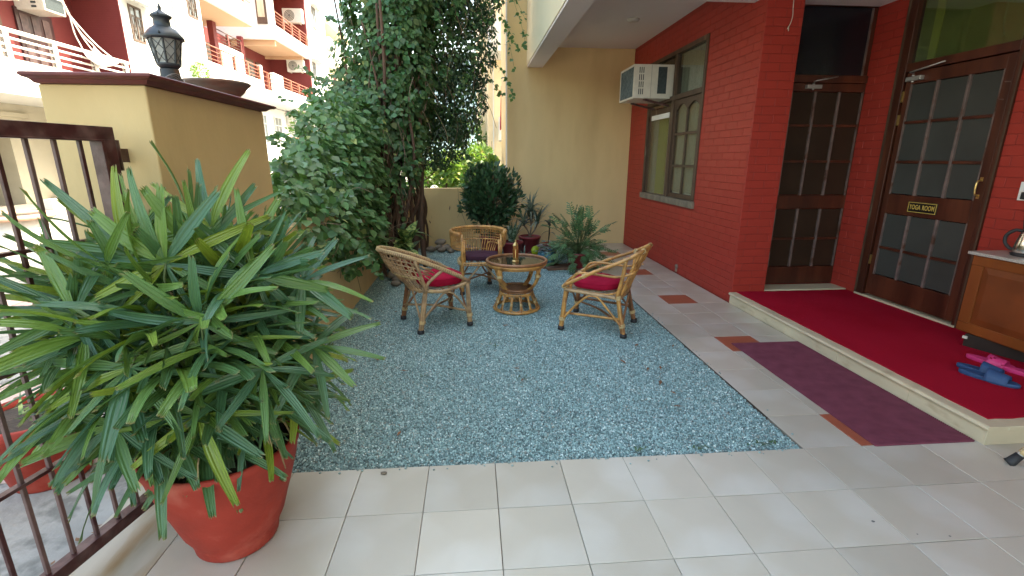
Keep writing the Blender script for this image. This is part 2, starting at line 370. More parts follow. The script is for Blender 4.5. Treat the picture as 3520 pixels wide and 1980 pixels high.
# carpet: thin, slightly wavy edge
def cloth_sheet(name, x0, x1, y0, y1, z, th, m, nx=26, ny=40, amp=.0015, edge=.004):
    b = MB(); vs = []; fs = []
    for j in range(ny + 1):
        for i in range(nx + 1):
            x = x0 + (x1 - x0) * i / nx; y = y0 + (y1 - y0) * j / ny
            if i in (0, nx): x += edge * math.sin(j * 1.3 + i) * .6
            if j in (0, ny): y += edge * math.sin(i * 1.7 + j)
            vs.append((x, y, z + th + amp * math.sin(x * 7 + y * 3) * math.sin(y * 5)))
    n = len(vs); vs += [(x, y, z + .0005) for x, y, _ in vs]
    idx = lambda i, j: j * (nx + 1) + i
    for j in range(ny):
        for i in range(nx): fs.append((idx(i, j), idx(i + 1, j), idx(i + 1, j + 1), idx(i, j + 1)))
    for i in range(nx):
        a, c = idx(i, 0), idx(i + 1, 0); fs.append((a, a + n, c + n, c)); a, c = idx(i, ny), idx(i + 1, ny); fs.append((a, c, c + n, a + n))
    for j in range(ny):
        a, c = idx(0, j), idx(0, j + 1); fs.append((a, c, c + n, a + n)); a, c = idx(nx, j), idx(nx, j + 1); fs.append((a, a + n, c + n, c))
    b.add(vs, fs, False); return b.build(name, m)
o = cloth_sheet('carpet', 3.262, 4.475, 0.012, 2.548, .1135, .0055, m_carpet); tag(o, 'crimson carpet laid over the raised step before the doors', 'carpet')
# ribbed mat
b = MB(); n = 118; y0, y1 = -0.015, 1.432
b.box(2.625, 3.186, y0, y1, 0.0005, .004)
for k in range(n):
    y = y0 + (y1 - y0) * (k + .5) / n; w = (y1 - y0) / n * .36
    b.add([(2.622, y - w, .004), (2.622, y - w * .5, .0085), (2.622, y + w * .5, .0085), (2.622, y + w, .004),
           (3.19, y - w, .004), (3.19, y - w * .5, .0085), (3.19, y + w * .5, .0085), (3.19, y + w, .004)],
          [(0, 1, 5, 4), (1, 2, 6, 5), (2, 3, 7, 6), (0, 3, 2, 1), (4, 5, 6, 7)])
o = b.build('door_mat', m_mat); tag(o, 'long maroon ribbed rubber mat on the tiles along the step', 'mat')

# ------------------------------------------------------------------ gravel
def pebble_field(name, x0, x1, y0, y1, z, density):
    b = MB(); nx, ny = 60, 120; vs = []
    from mathutils import noise as mnz
    for j in range(ny + 1):
        for i in range(nx + 1):
            x = x0 + (x1 - x0) * i / nx; y = y0 + (y1 - y0) * j / ny; e = min(1, min(x - x0, x1 - x, y - y0, y1 - y) / .12)
            vs.append((x, y, z + e * (.009 * mnz.noise(Vector((x * 3, y * 3, 0))) + .005 * mnz.noise(Vector((x * 9, y * 9, 3)))) - .003 * (1 - e)))
    b.add(vs, [(j * (nx + 1) + i, j * (nx + 1) + i + 1, (j + 1) * (nx + 1) + i + 1, (j + 1) * (nx + 1) + i) for j in range(ny) for i in range(nx)])
    gm = mat('gravel_bed_soil', (0.12, 0.155, 0.15), 0.95, var=.3, vscale=60)
    o = b.build(name, gm)
    m = bpy.data.materials.new('teal_gravel'); m.use_nodes = True; nt = m.node_tree; N = nt.nodes; L = nt.links
    p = N['Principled BSDF']; p.inputs['Roughness'].default_value = .55; p.inputs['Specular IOR Level'].default_value = .4
    at = N.new('ShaderNodeAttribute'); at.attribute_type = 'INSTANCER'; at.attribute_name = 'tone'
    cr = N.new('ShaderNodeValToRGB'); e = cr.color_ramp.elements
    e[0].position = 0; e[0].color = (.10, .15, .15, 1); e[1].position = 1; e[1].color = (.72, .82, .79, 1)
    for pos, c in ((.35, (.19, .305, .30, 1)), (.62, (.285, .43, .42, 1)), (.86, (.43, .59, .575, 1)), (.955, (.32, .28, .23, 1)), (.965, (.68, .80, .77, 1))):
        x = e.new(pos); x.color = c
    L.new(at.outputs['Fac'], cr.inputs[0]); L.new(cr.outputs[0], p.inputs['Base Color'])
    g = bpy.data.node_groups.new('pebbles', 'GeometryNodeTree')
    g.interface.new_socket('Geometry', in_out='INPUT', socket_type='NodeSocketGeometry'); g.interface.new_socket('Geometry', in_out='OUTPUT', socket_type='NodeSocketGeometry')
    n = g.nodes; l = g.links
    gi = n.new('NodeGroupInput'); go = n.new('NodeGroupOutput')
    d = n.new('GeometryNodeDistributePointsOnFaces'); d.inputs['Density'].default_value = density; d.inputs['Seed'].default_value = 3
    ico = n.new('GeometryNodeMeshIcoSphere'); ico.inputs['Subdivisions'].default_value = 1; ico.inputs['Radius'].default_value = 1.0
    sm = n.new('GeometryNodeSetMaterial'); sm.inputs['Material'].default_value = m; l.new(ico.outputs[0], sm.inputs[0])
    sa = n.new('GeometryNodeStoreNamedAttribute'); sa.data_type = 'FLOAT'; sa.domain = 'POINT'; sa.inputs['Name'].default_value = 'tone'
    r1 = n.new('FunctionNodeRandomValue'); r1.data_type = 'FLOAT'; r1.inputs['Seed'].default_value = 11
    l.new(r1.outputs[1], [s for s in sa.inputs if s.name == 'Value' and s.enabled][0] if any(s.name == 'Value' and s.enabled for s in sa.inputs) else sa.inputs['Value'])
    off = n.new('GeometryNodeSetPosition'); rz = n.new('FunctionNodeRandomValue'); rz.data_type = 'FLOAT_VECTOR'
    rz.inputs[0].default_value = (0, 0, -.002); rz.inputs[1].default_value = (0, 0, .009); rz.inputs['Seed'].default_value = 5
    l.new(d.outputs['Points'], off.inputs['Geometry']); l.new(rz.outputs[0], off.inputs['Offset'])
    l.new(off.outputs[0], sa.inputs['Geometry'])
    ip = n.new('GeometryNodeInstanceOnPoints'); l.new(sa.outputs[0], ip.inputs['Points']); l.new(sm.outputs[0], ip.inputs['Instance'])
    rr = n.new('FunctionNodeRandomValue'); rr.data_type = 'FLOAT_VECTOR'; rr.inputs[1].default_value = (6.28, 6.28, 6.28); rr.inputs['Seed'].default_value = 7
    rs = n.new('FunctionNodeRandomValue'); rs.data_type = 'FLOAT_VECTOR'; rs.inputs[0].default_value = (.0038, .0034, .003); rs.inputs[1].default_value = (.0086, .0070, .0056); rs.inputs['Seed'].default_value = 9
    l.new(rr.outputs[0], ip.inputs['Rotation']); l.new(rs.outputs[0], ip.inputs['Scale'])
    j = n.new('GeometryNodeJoinGeometry'); l.new(gi.outputs[0], j.inputs[0]); l.new(ip.outputs[0], j.inputs[0]); l.new(gi.outputs[0], d.inputs[0])
    l.new(j.outputs[0], go.inputs[0])
    md = o.modifiers.new('pebbles', 'NODES'); md.node_group = g
    tag(o, 'teal grey crushed stone gravel covering the sitting area', 'gravel', kind='stuff'); return o
pebble_field('gravel', -0.66, 2.232, 0.003, 6.0, -0.012, 24000)

# ------------------------------------------------------------------ house
house = thing('house', 'red brick and yellow house with porch, brown doors and a wooden window', 'house', (3.22, 2.56, 0))
BH, BL, BJ = 0.0757, 0.236, 0.0055
brick_cache = {}
def brick_mesh(w, BJ=BJ):
    k = (round(w, 3), BJ)
    if k not in brick_cache:   # local: x along wall, -y outward, z up
        h = BH - BJ; c = .0022; t = .0055
        v = [(-w / 2, 0, 0), (w / 2, 0, 0), (w / 2, 0, h), (-w / 2, 0, h), (-w / 2, -t + c, 0), (w / 2, -t + c, 0), (w / 2, -t + c, h), (-w / 2, -t + c, h),
             (-w / 2 + c, -t, c), (w / 2 - c, -t, c), (w / 2 - c, -t, h - c), (-w / 2 + c, -t, h - c)]
        f = [(0, 1, 5, 4), (1, 2, 6, 5), (2, 3, 7, 6), (3, 0, 4, 7), (4, 5, 9, 8), (5, 6, 10, 9), (6, 7, 11, 10), (7, 4, 8, 11), (8, 9, 10, 11)]
        brick_cache[k] = shared('brick', (v, f), m_brick)
    return brick_cache[k]
def brickwork(parent, org, ux, length, z0, z1, holes=(), single=None, shift=0.0, BJ=BJ):
    """bricks laid on a vertical face. org = start point, ux = unit vector along the wall (outward = ux x up turned right)"""
    ang = math.atan2(ux[1], ux[0]); rest = MB(); cnt = 0
    nr = int(round((z1 - z0) / BH))
    for r in range(nr):
        z = z0 + r * BH; s = -(BL / 2 if r % 2 else 0) - shift
        while s < length:
            a, e = max(s + BJ / 2, 0.001), min(s + BL - BJ / 2, length - .001); s += BL
            segs = [(a, e)] if e - a > .02 else []
            for h0, h1, hz0, hz1 in holes:
                if z + BH > hz0 + .002 and z < hz1 - .002:
                    new = []
                    for p, q in segs:
                        if q <= h0 or p >= h1: new.append((p, q)); continue
                        if p < h0 - .02: new.append((p, h0))
                        if q > h1 + .02: new.append((h1, q))
                    segs = new
            for p, q in segs:
                c = (p + q) / 2; P = (org[0] + ux[0] * c, org[1] + ux[1] * c, z + BJ / 2)
                w = round(q - p, 3)
                if single and single(c, z) and cnt < 290:
                    o = link('brick', brick_mesh(w, BJ), parent, loc=P); o.rotation_euler = (0, 0, ang); cnt += 1
                else:
                    me = brick_mesh(w, BJ); ca, sa = math.cos(ang), math.sin(ang)
                    rest.add([(P[0] + ca * v.co.x - sa * v.co.y, P[1] + sa * v.co.x + ca * v.co.y, P[2] + v.co.z) for v in me.vertices], [tuple(pp.vertices) for pp in me.polygons])
    if rest.n: rest.build('brick_courses', m_brick, parent, kind='stuff')
    return cnt
# long wall, facing -X at x = 3.22 (bricks proud of 3.2255)
WY0, WY1, WZ0, WZ1 = 3.63, 5.45, 0.90, 2.80
b = MB(); X0, X1 = 3.2255, 3.575
b.box(X0, X1, 2.5655, WY0, -.05, 3.16); b.box(X0, X1, WY1, 6.25, -.05, 3.16); b.box(X0, X1, WY0, WY1, -.05, WZ0); b.box(X0, X1, WY0, WY1, WZ1, 3.16)
lw = b.build('long_wall', m_joint, house)
brickwork(lw, (3.2255, 6.25, 0), (0, -1, 0), 3.69, 0.0, 3.10, holes=[(6.25 - WY1, 6.25 - WY0, WZ0, WZ1)], single=lambda c, z: c > 2.62, BJ=.0038)
b = MB(); b.box(3.2215, 3.5735, 2.560, 2.5650, -.0, 3.16); rw = b.build('corner_return', m_joint, house)
brickwork(rw, (3.2215, 2.5600, .112), (1, 0, 0), .352, .112, 3.10, single=lambda c, z: True, shift=.045)
# wall with the yoga door, facing -X at x = 4.48
YD0, YD1 = 1.345, 2.425
b = MB(); X0, X1 = 4.4855, 4.85
b.box(X0, X1, -4.5, YD0, .0, 3.16); b.box(X0, X1, YD1, 2.80, .0, 3.16); b.box(X0, X1, YD0, YD1, 3.0, 3.16)
yw = b.build('entrance_wall', m_joint, house)
brickwork(yw, (4.4855, 2.80, .112), (0, -1, 0), 2.35, .112, 3.10, holes=[(2.80 - YD1, 2.80 - YD0, 0, 3.05)], single=lambda c, z: c < 2.0)
b = MB(); b.box(3.50, 4.70, 2.86, 3.05, .0, 3.16); b.box(3.50, 4.70, 2.79, 2.86, 2.92, 3.16); b.build('recess_wall', m_redwall, house)
# yellow wing behind and ceiling, beams
b = MB(); b.box(1.15, 3.6, 6.25, 7.9, -.05, 9.5); b.build('yellow_wall', m_yel, house)
b = MB(); b.box(1.125, 1.148, 6.27, 6.293, .2, 9.0); b.build('white_corner_strip', m_white, house)  # thin white upright along the wing's left corner
b = MB(); b.box(1.718, 8.5, 2.782, 6.248, 3.16, 3.30); b.build('porch_ceiling', m_ceil, house)
b = MB(); b.box(1.47, 1.716, 2.782, 6.248, 2.86, 3.302); b.build('side_beam', m_ceil, house)
b = MB(); b.box(1.47, 8.5, 2.50, 2.780, 2.86, 3.302); b.build('cross_beam', m_ceil, house)
b = MB(); b.box(1.47, 8.5, -6.0, 2.498, 2.98, 3.302); b.build('porch_ceiling', m_ceil, house)
b = MB(); b.box(1.4585, 1.4685, -6.0, 6.247, 2.885, 9.5); b.build('facade_band', m_cream, house)
b = MB(); b.box(1.47, 9.0, -6.0, 6.248, 3.304, 9.5); b.build('upper_storey', m_cream, house)
b = MB(); b.lathe([(0, 0), (.075, 0), (.078, -.012), (.066, -.03), (.03, -.036), (0, -.037)], (2.63, 4.56, 3.159), 28)
o = b.build('ceiling_lamp', m_plast); tag(o, 'small round white fitting on the porch ceiling', 'ceiling light')
b = MB(); b.tube([(3.20, 3.93, .085), (3.30, 3.93, .085)], .028, 12); b.tube([(3.215, 3.93, .01), (3.214, 3.93, .06)], .02, 8); b.build('drain_stub', m_clay, house)

# ---- window in the long wall
win = MB()
FX0, FX1 = 3.205, 3.29
win.box(FX0, FX1, WY0, WY0 + .05, WZ0 + .05, WZ1); win.box(FX0, FX1, WY1 - .05, WY1, WZ0 + .05, WZ1); win.box(FX0, FX1, WY0 + .05, WY1 - .05, WZ1 - .055, WZ1)
win.box(FX0, FX1, WY0 + .05, WY1 - .05, 2.19, 2.25); win.box(FX0, FX1, 4.46, 4.53, WZ0 + .05, 2.19); win.box(FX0, FX1, 4.46, 4.53, 2.25, WZ1 - .055)
wf = win.build('window', m_wood_old, house, bevel=.004)
b = MB(); b.box(3.185, 3.30, WY0 - .02, WY1 + .02, .865, WZ0 + .048); b.build('sill', mat('pale_worn_sill', (.20, .165, .12), .7, var=.3, vscale=9, bump=.2), wf, bevel=.004)
def sash(y0, y1, z0, z1, x, cols, zs, arch=False):
    b = MB(); s = .055
    b.box(x, x + .035, y0, y0 + s, z0, z1); b.box(x, x + .035, y1 - s, y1, z0, z1); b.box(x, x + .035, y0 + s, y1 - s, z0, z0 + s); b.box(x, x + .035, y0 + s, y1 - s, z1 - s, z1)
    w = (y1 - y0 - 2 * s) / cols
    for k in range(1, cols): b.box(x + .002, x + .033, y0 + s + k * w - .016, y0 + s + k * w + .016, z0 + s, z1 - s)
    for z in zs: b.box(x + .004, x + .031, y0 + s, y1 - s, z - .016, z + .016)
    if arch:
        for k in range(cols):
            ya, yb = y0 + s + k * w + (.016 if k else 0), y0 + s + (k + 1) * w - (.016 if k < cols - 1 else 0); zt = z1 - s; n = 10
            top = []; 
            for q in range(n + 1):
                t = q / n; top.append((ya + (yb - ya) * t, zt - .07 * (2 * t - 1) ** 2 - .006))
            vs = [(x + .003, y, zt + .004) for y, _ in top] + [(x + .003, y, z) for y, z in top] + [(x + .032, y, zt + .004) for y, _ in top] + [(x + .032, y, z) for y, z in top]
            m_ = n + 1; fs = []
            for q in range(n): fs += [(q, q + 1, m_ + q + 1, m_ + q), (m_ + q, m_ + q + 1, 3 * m_ + q + 1, 3 * m_ + q), (2 * m_ + q, 3 * m_ + q, 3 * m_ + q + 1, 2 * m_ + q + 1)]
            b.add(vs, fs)
    b.build('sash', m_wood_old, wf, bevel=.002)
    zz = [z0 + s] + list(zs) + [z1 - s]
    for k in range(cols):
        for q in range(len(zz) - 1):
            p = MB(); p.box(x + .014, x + .018, y0 + s + k * w + .017, y0 + s + (k + 1) * w - .017, zz[q] + .017, zz[q + 1] - .017); p.build('pane', m_glass, wf)
sash(3.685, 4.455, .955, 2.185, 3.225, 2, (1.36, 1.76), True)
b = MB(); b.box(3.235, 3.239, 3.69, 4.455, 2.255, 2.74); b.build('pane', m_glass, wf)
b = MB(); b.box(3.235, 3.239, 4.54, 5.39, .96, 2.185); b.build('pane', m_glass, wf)
b = MB(); b.box(3.24, 3.262, 4.54, 5.39, 2.255, 2.74); b.build('dark_window_panel', m_dark, wf)  # near-black panel filling the upper opening beside the air conditioner
b = MB(); b.box(3.232, 3.262, 4.56, 4.62, .96, 2.18); b.box(3.232, 3.262, 5.30, 5.38, .96, 2.18); b.box(3.232, 3.25, 4.62, 5.30, 2.06, 2.13); b.build('blind_rail', m_plast if False else m_wood_old, wf)
b = MB(); b.box(3.222, 3.236, 4.64, 5.28, 1.99, 2.055); b.build('blind_rail', m_white, wf)
def curtain(y0, y1, z0, z1, x, m, folds=14, amp=.018):
    n = folds * 6; vs = []; fs = []
    for i in range(n + 1):
        y = y0 + (y1 - y0) * i / n; d = amp * math.sin(i / 6 * 2 * math.pi) + amp * .4 * math.sin(i * .37)
        vs += [(x + d, y, z0), (x + d * .8, y, z1)]
    for i in range(n): fs.append((2 * i, 2 * i + 2, 2 * i + 3, 2 * i + 1))
    b = MB(); b.add(vs, fs, True); return b
curtain(3.66, 4.50, .95, 2.78, 3.285, m_curt, 14, .010).build('curtain', m_curt, wf)
curtain(4.62, 4.78, .95, 2.10, 3.30, m_curt, 3).build('curtain', m_curt, wf)
b = MB(); b.box(3.285, 3.295, 4.80, 5.12, .955, 2.06); b.build('lime_blind', m_lime, wf); b = MB(); b.box(3.45, 3.46, 4.5, 5.44, .93, 2.78); b.build('inner_wall', m_olive, wf)
curtain(5.14, 5.42, .95, 2.10, 3.30, m_curt, 4).build('curtain', m_curt, wf)
# ---- AC in the window
ac = thing('window_air_conditioner', 'off-white box air conditioner jutting from the top of the wooden window', 'air conditioner', (2.96, 4.9, 2.22))
ax0, ax1, ay0, ay1, az0, az1 = 2.70, 3.30, 4.61, 5.22, 2.225, 2.645
b = MB(); b.box(ax0 + .012, ax1, ay0, ay1, az0, az1); b.build('casing', m_plast, ac, bevel=.006)
b = MB()
for z0_, z1_, y0_, y1_ in ((az0, az0 + .025, ay0, ay1), (az1 - .025, az1, ay0, ay1), (az0 + .025, az1 - .025, ay0, ay0 + .022), (az0 + .025, az1 - .025, ay1 - .022, ay1)): b.box(ax0, ax0 + .0115, y0_ , y1_, z0_, z1_)
b.build('back_frame', m_plast, ac)
b = MB(); b.box(ax0 + .006, ax0 + .0118, ay0 + .023, ay1 - .023, az0 + .026, az1 - .026); g = b.build('condenser_grille', m_grille, ac)
b = MB()
for k in range(34): y = ay0 + .03 + k * .0165; b.box(ax0 + .003, ax0 + .0058, y, y + .004, az0 + .028, az1 - .028)
b.build('grille_fins', mat('dusty_grille', (.16, .20, .21), .7, var=.4, vscale=25), g)
b = MB()
for r in range(4):
    for k in range(3): b.box(ax0 + .07 + k * .026, ax0 + .081 + k * .026, ay0 - .002, ay0 + .001, az0 + .05 + r * .088, az0 + .12 + r * .088)
b.build('side_louvre', m_grille, ac)
b = MB(); b.box(ax0 + .325, ax0 + .445, ay0 - .0022, ay0 + .001, az0 + .06, az1 - .03); b.build('side_opening', m_grille, ac)
b = MB(); b.box(ax0 + .235, ax0 + .238, ay0 - .0015, ay0 + .001, az0 + .005, az1 - .005); b.build('casing_seam', m_grille, ac)
b = MB(); b.bar((2.86, 4.66, 2.22), (3.22, 4.66, 2.14), .025); b.bar((2.86, 5.18, 2.22), (3.22, 5.18, 2.14), .025); b.build('bracket', m_gate, ac)

# ---- doors
def door(name, label, at, uy, width, zb, zt, cols, rows_top, rows_bot, pane_m, frame_m, back=.02):
    """at(s, d, z): s along the door from hinge side, d = depth behind face (m), z up"""
    def bx(b, s0, s1, d0, d1, z0, z1):
        p, q = at(s0, d0), at(s1, d1); return b.box(p[0], q[0], p[1], q[1], z0, z1)
    b = MB(); st = cols[0]
    bx(b, 0, cols[0], 0, .04, zb, zt); bx(b, cols[-1], width, 0, .04, zb, zt)
    bx(b, cols[0], cols[-1], 0, .04, rows_top[0], zt); bx(b, cols[0], cols[-1], 0, .04, rows_bot[0], rows_top[-1]); bx(b, cols[0], cols[-1], 0, .04, zb, rows_bot[-1])
    d = b.build(name, frame_m, house, bevel=.002)
    if label: d['label'] = label
    for rows in (rows_top, rows_bot):
        for c in cols[1:-1]:
            m = MB(); bx(m, c - .011, c + .011, -.004, .03, rows[-1], rows[0]); m.build('glazing_bar', m_putty, d, bevel=.003)
        for z in rows[1:-1]:
            for i in range(len(cols) - 1):
                m = MB(); bx(m, cols[i] + (.012 if i else 0), cols[i + 1] - (.012 if i < len(cols) - 2 else 0), -.002, .03, z - .012, z + .012); m.build('glazing_bar', m_wood, d, bevel=.003)
        m = MB(); bx(m, cols[0] - .001, cols[0] + .009, -.003, .014, rows[-1], rows[0]); m.build('glazing_bead', m_putty, d); m = MB(); bx(m, cols[-1] - .009, cols[-1] + .001, -.003, .014, rows[-1], rows[0]); m.build('glazing_bead', m_putty, d)
        for i in range(len(cols) - 1):
            for k in range(len(rows) - 1):
                m = MB(); bx(m, cols[i] + .006, cols[i + 1] - .006, .016, .022, rows[k + 1] + .006, rows[k] - .006); m.build('pane', pane_m, d)
    return d
at1 = lambda s, d: (3.62 + s, 2.785 + d)
d1 = door('door', 'dark brown door deep in the brick recess', at1, 1, .93, .135, 2.17, [.10, .348, .60, .847], [2.095, 1.775, 1.425, 1.083], [.945, .628, .322], m_pane_br, m_wood)
b = MB(); b.box(3.575, 3.617, 2.778, 2.86, .128, 2.92); b.box(4.553, 4.60, 2.778, 2.86, .128, 2.92); b.box(3.617, 4.553, 2.774, 2.86, 2.175, 2.245); b.box(3.617, 4.553, 2.778, 2.86, 2.86, 2.918)
df = b.build('door_frame', m_wood, house, bevel=.003)
b = MB(); b.box(4.44, 4.552, 2.80, 2.84, 2.25, 2.855); b.build('transom_stile', m_wood, df, bevel=.003)
b = MB(); b.box(4.432, 4.44, 2.795, 2.84, 2.25, 2.855); b.build('glazing_bead', m_putty, df); b = MB(); b.box(4.542, 4.5525, 2.79, 2.80, 2.25, 2.855); b.build('glazing_bead', m_putty, df)
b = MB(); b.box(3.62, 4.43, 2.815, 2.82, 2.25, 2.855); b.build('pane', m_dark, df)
at2 = lambda s, d: (4.472 + d, 2.305 - s)
d2 = door('door', 'brown door with grey frosted panes beside the cabinet', at2, 1, .912, .155, 2.195, [.056, .315, .588, .848], [2.095, 1.768, 1.425, 1.135], [.955, .63, .36], m_pane_gr, m_wood)
b = MB(); b.box(4.462, 4.56, 2.325, YD1, .112, 2.99); b.box(4.462, 4.56, YD0, 1.385, .112, 2.99); b.box(4.464, 4.56, 1.385, 2.325, 2.205, 2.275); b.box(4.464, 4.56, 1.385, 2.325, 2.94, 2.99)
df2 = b.build('door_frame', m_wood, house, bevel=.004)
b = MB(); b.box(4.4605, 4.4625, YD1 - .022, YD1 + .004, .112, 2.99); b.box(4.4605, 4.4625, YD0 - .004, YD0 + .012, .112, 2.99); b.build('worn_frame_edge', m_wood_old, df2)
b = MB(); b.box(4.455, 4.56, 1.35, 2.42, .1095, .135); b.build('threshold', m_marble, df2, bevel=.003)
b = MB(); b.box(4.50, 4.506, 1.39, 2.32, 2.28, 2.935); b.build('pane', m_glass, df2)
b = MB(); b.box(4.53, 4.536, 1.386, 2.324, 2.276, 2.938); b.build('lit_room_panel', m_olive, df2)  # olive panel added behind the glass in place of the lit room's wall
b = MB(); b.box(4.515, 4.528, 2.12, 2.19, 2.278, 2.936); b.build('inner_post', m_lime, df2)
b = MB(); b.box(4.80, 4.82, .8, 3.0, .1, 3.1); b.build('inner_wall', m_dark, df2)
def closer(door_, p, u, out, arm_u):
    p = np.array(p); u = norm(u); out = norm(out)
    b = MB(); b.obox(p + out * .022, u, (0, 0, 1), out, .075, .018, .02); b.lathe([(0, -.03), (.012, -.03), (.012, .032), (0, .032)], tuple(p + out * .03 - u * .01), 10); c = b.build('door_closer', mat('cast_metal', (.45, .45, .43), .35, metal=.6, var=.15), door_, bevel=.003)
    b = MB(); q = p + out * .03 - u * .01 + np.array((0, 0, .045)); b.tube([q, q + u * .0 + out * .04 + np.array((0, 0, .005)), q + u * arm_u + np.array((0, 0, .05))], .006, 6); b.build('closer_arm', MATS['cast_metal'], door_)
closer(d1, (3.92, 2.785, 2.135), (1, 0, 0), (0, -1, 0), .24)
closer(d2, (4.472, 2.20, 2.135), (0, -1, 0), (-1, 0, 0), .28)
def handle(door_, p, out, h=.11):
    p = np.array(p); out = norm(out); z = np.array((0, 0, 1.0)); b = MB()
    b.tube(spl([p - z * h / 2, p - z * h * .4 + out * .03, p + out * .038, p + z * h * .4 + out * .03, p + z * h / 2], 5), .007, 8)
    b.obox(p - z * (h / 2 + .006), z, np.cross(z, out), out, .016, .011, .003); b.obox(p + z * (h / 2 + .006), z, np.cross(z, out), out, .016, .011, .003); b.build('handle', m_brass, door_)
handle(d1, (4.515, 2.785, 1.20), (0, -1, 0)); handle(d2, (4.472, 1.432, 1.235), (-1, 0, 0), .12)
for z in (.45, 1.75, 1.95):
    b = MB(); b.box(4.462, 4.4715, 2.302, 2.318, z, z + .09); b.build('hinge', m_brass, d2)
for y_, z_ in ((1.40, 2.0), (1.42, 1.88)):
    b = MB(); b.obox((4.471, y_ + .02, z_), (0, 1, .12), (0, -.12, 1), (1, 0, 0), .022, .004, .0012); b.build('scratch', MATS['flaking_glazing_bead'], d2)
# ---- sign
sg = thing('door_sign', 'small black and gold sign reading YOGA ROOM on the brown door', 'sign', (4.47, 1.875, 1.04))
b = MB(); b.box(4.464, 4.4715, 1.735, 2.015, .99, 1.085); b.build('plate', mat('black_enamel', (.012, .011, .010), .3), sg, bevel=.001)
m_gold = mat('gold_paint', (.60, .42, .10), .4)
b = MB()
for y0_, y1_, z0_, z1_ in ((1.739, 2.011, .994, .999), (1.739, 2.011, 1.076, 1.081), (1.739, 1.745, .999, 1.076), (2.005, 2.011, .999, 1.076)): b.box(4.4628, 4.4641, y0_, y1_, z0_, z1_)
b.build('border', m_gold, sg)
tc = bpy.data.curves.new('lettering', 'FONT'); tc.body = 'YOGA ROOM'; tc.size = .047; tc.extrude = .0006; tc.align_x = 'CENTER'; tc.align_y = 'CENTER'; tc.offset = .0007; tc.space_character = 1.06; tc.space_word = 1.2
to = bpy.data.objects.new('lettering_tmp', tc); col.objects.link(to)
dg = bpy.context.evaluated_depsgraph_get(); tm = bpy.data.meshes.new_from_object(to.evaluated_get(dg)); bpy.data.objects.remove(to)
tm.materials.clear(); tm.materials.append(m_gold); lo = link('lettering', tm, sg, loc=(4.4632, 1.875, 1.0375)); lo.rotation_euler = (R(90), 0, R(-90)); lo.scale = (.80, 1.22, 1)
# ---- hanging cable on the brick return
b = MB(); b.tube(spl([(3.455, 2.548, 2.86), (3.458, 2.545, 2.76), (3.462, 2.542, 2.70), (3.452, 2.54, 2.64), (3.425, 2.54, 2.585)], 5), .0035, 5); b.tube([(3.436, 2.54, 2.61), (3.44, 2.54, 2.57)], .0035, 5)
o = b.build('hanging_cable', m_plast); tag(o, 'short frayed white cable hanging on the brick corner', 'cable')

# ------------------------------------------------------------------ low walls and gate pillar
b = MB(); b.box(-0.80, -0.66, 1.085, 6.05, -.1, 1.0); o = b.build('low_wall', m_yel); tag(o, 'low yellow boundary wall under the creeper at the left of the gravel', 'wall')
b = MB(); b.box(-0.66, 1.148, 6.03, 6.17, -.1, .975); o = b.build('low_wall', m_yel); tag(o, 'low yellow wall behind the chairs below the garden', 'wall')
pl = thing('gate_pillar', 'thick yellow gate pillar with a maroon coping', 'pillar', (-.84, .5, 0))
b = MB(); lean = .012   # leans a little, as in the photograph
b.add([(-1.035, -.03, -.1), (-.66, -.03, -.1), (-.66, 1.08, -.1), (-1.035, 1.08, -.1), (-1.030, -.032, 1.708), (-.657, -.032, 1.708), (-.66, 1.03, 1.708), (-1.035, 1.03, 1.708)],
      [(0, 3, 2, 1), (4, 5, 6, 7), (0, 1, 5, 4), (1, 2, 6, 5), (2, 3, 7, 6), (3, 0, 4, 7)]); b.build('shaft', m_yel2, pl, bevel=.006)
def ring(ox, z): return [(-1.025 - ox*.4, -.03 - ox, z), (-.657 + ox, -.03 - ox, z), (-.657 + ox, 1.03 + ox, z), (-1.025 - ox*.4, 1.03 + ox, z)]
prof = [(.0, 1.7085), (.014, 1.711), (.022, 1.718), (.028, 1.723), (.046, 1.727), (.056, 1.733), (.057, 1.740), (.050, 1.744)]
vs = []; fs = []
for ox, z in prof: vs += ring(ox, z)
for i in range(len(prof) - 1):
    for k in range(4): fs.append((i * 4 + k, i * 4 + (k + 1) % 4, (i + 1) * 4 + (k + 1) % 4, (i + 1) * 4 + k))
fs += [(3, 2, 1, 0), tuple(len(vs) - 4 + k for k in range(4))]
b = MB(); b.add(vs, fs); b.build('coping', m_cap, pl)
# lamp on the pillar
lx, ly, lz = -.85, .50, 1.744
lm = thing('gate_lamp', 'black iron lantern standing on the gate pillar', 'lamp', (lx, ly, lz))
b = MB(); b.lathe([(0, 0), (.072, 0), (.07, .03), (.062, .05), (.06, .135), (.058, .14), (0, .14)], (lx, ly, lz), 20); b.build('post', mat('rusty_black_iron', (.025, .028, .03), .55, var=.3, color2=(.13, .06, .03), mix_scale=9, mix_lo=.5, mix_hi=.62), lm)
b = MB(); b.lathe([(0, .14), (.05, .14), (.068, .155), (.074, .165), (.072, .172), (0, .172)], (lx, ly, lz), 24); b.build('gallery', m_black, lm)
def hexr(r, z, k, n=8): a = 2 * math.pi * (k + .5) / n; return np.array((lx + r * math.cos(a), ly + r * math.sin(a), lz + z))
b = MB()
for k in range(8): b.bar(hexr(.068, .17, k), hexr(.098, .315, k), .013, .009)
b.build('cage_bar', m_black, lm)
m_lglass = mat('lantern_glass', (.55, .58, .56), .12, spec=.6, transl=.5)
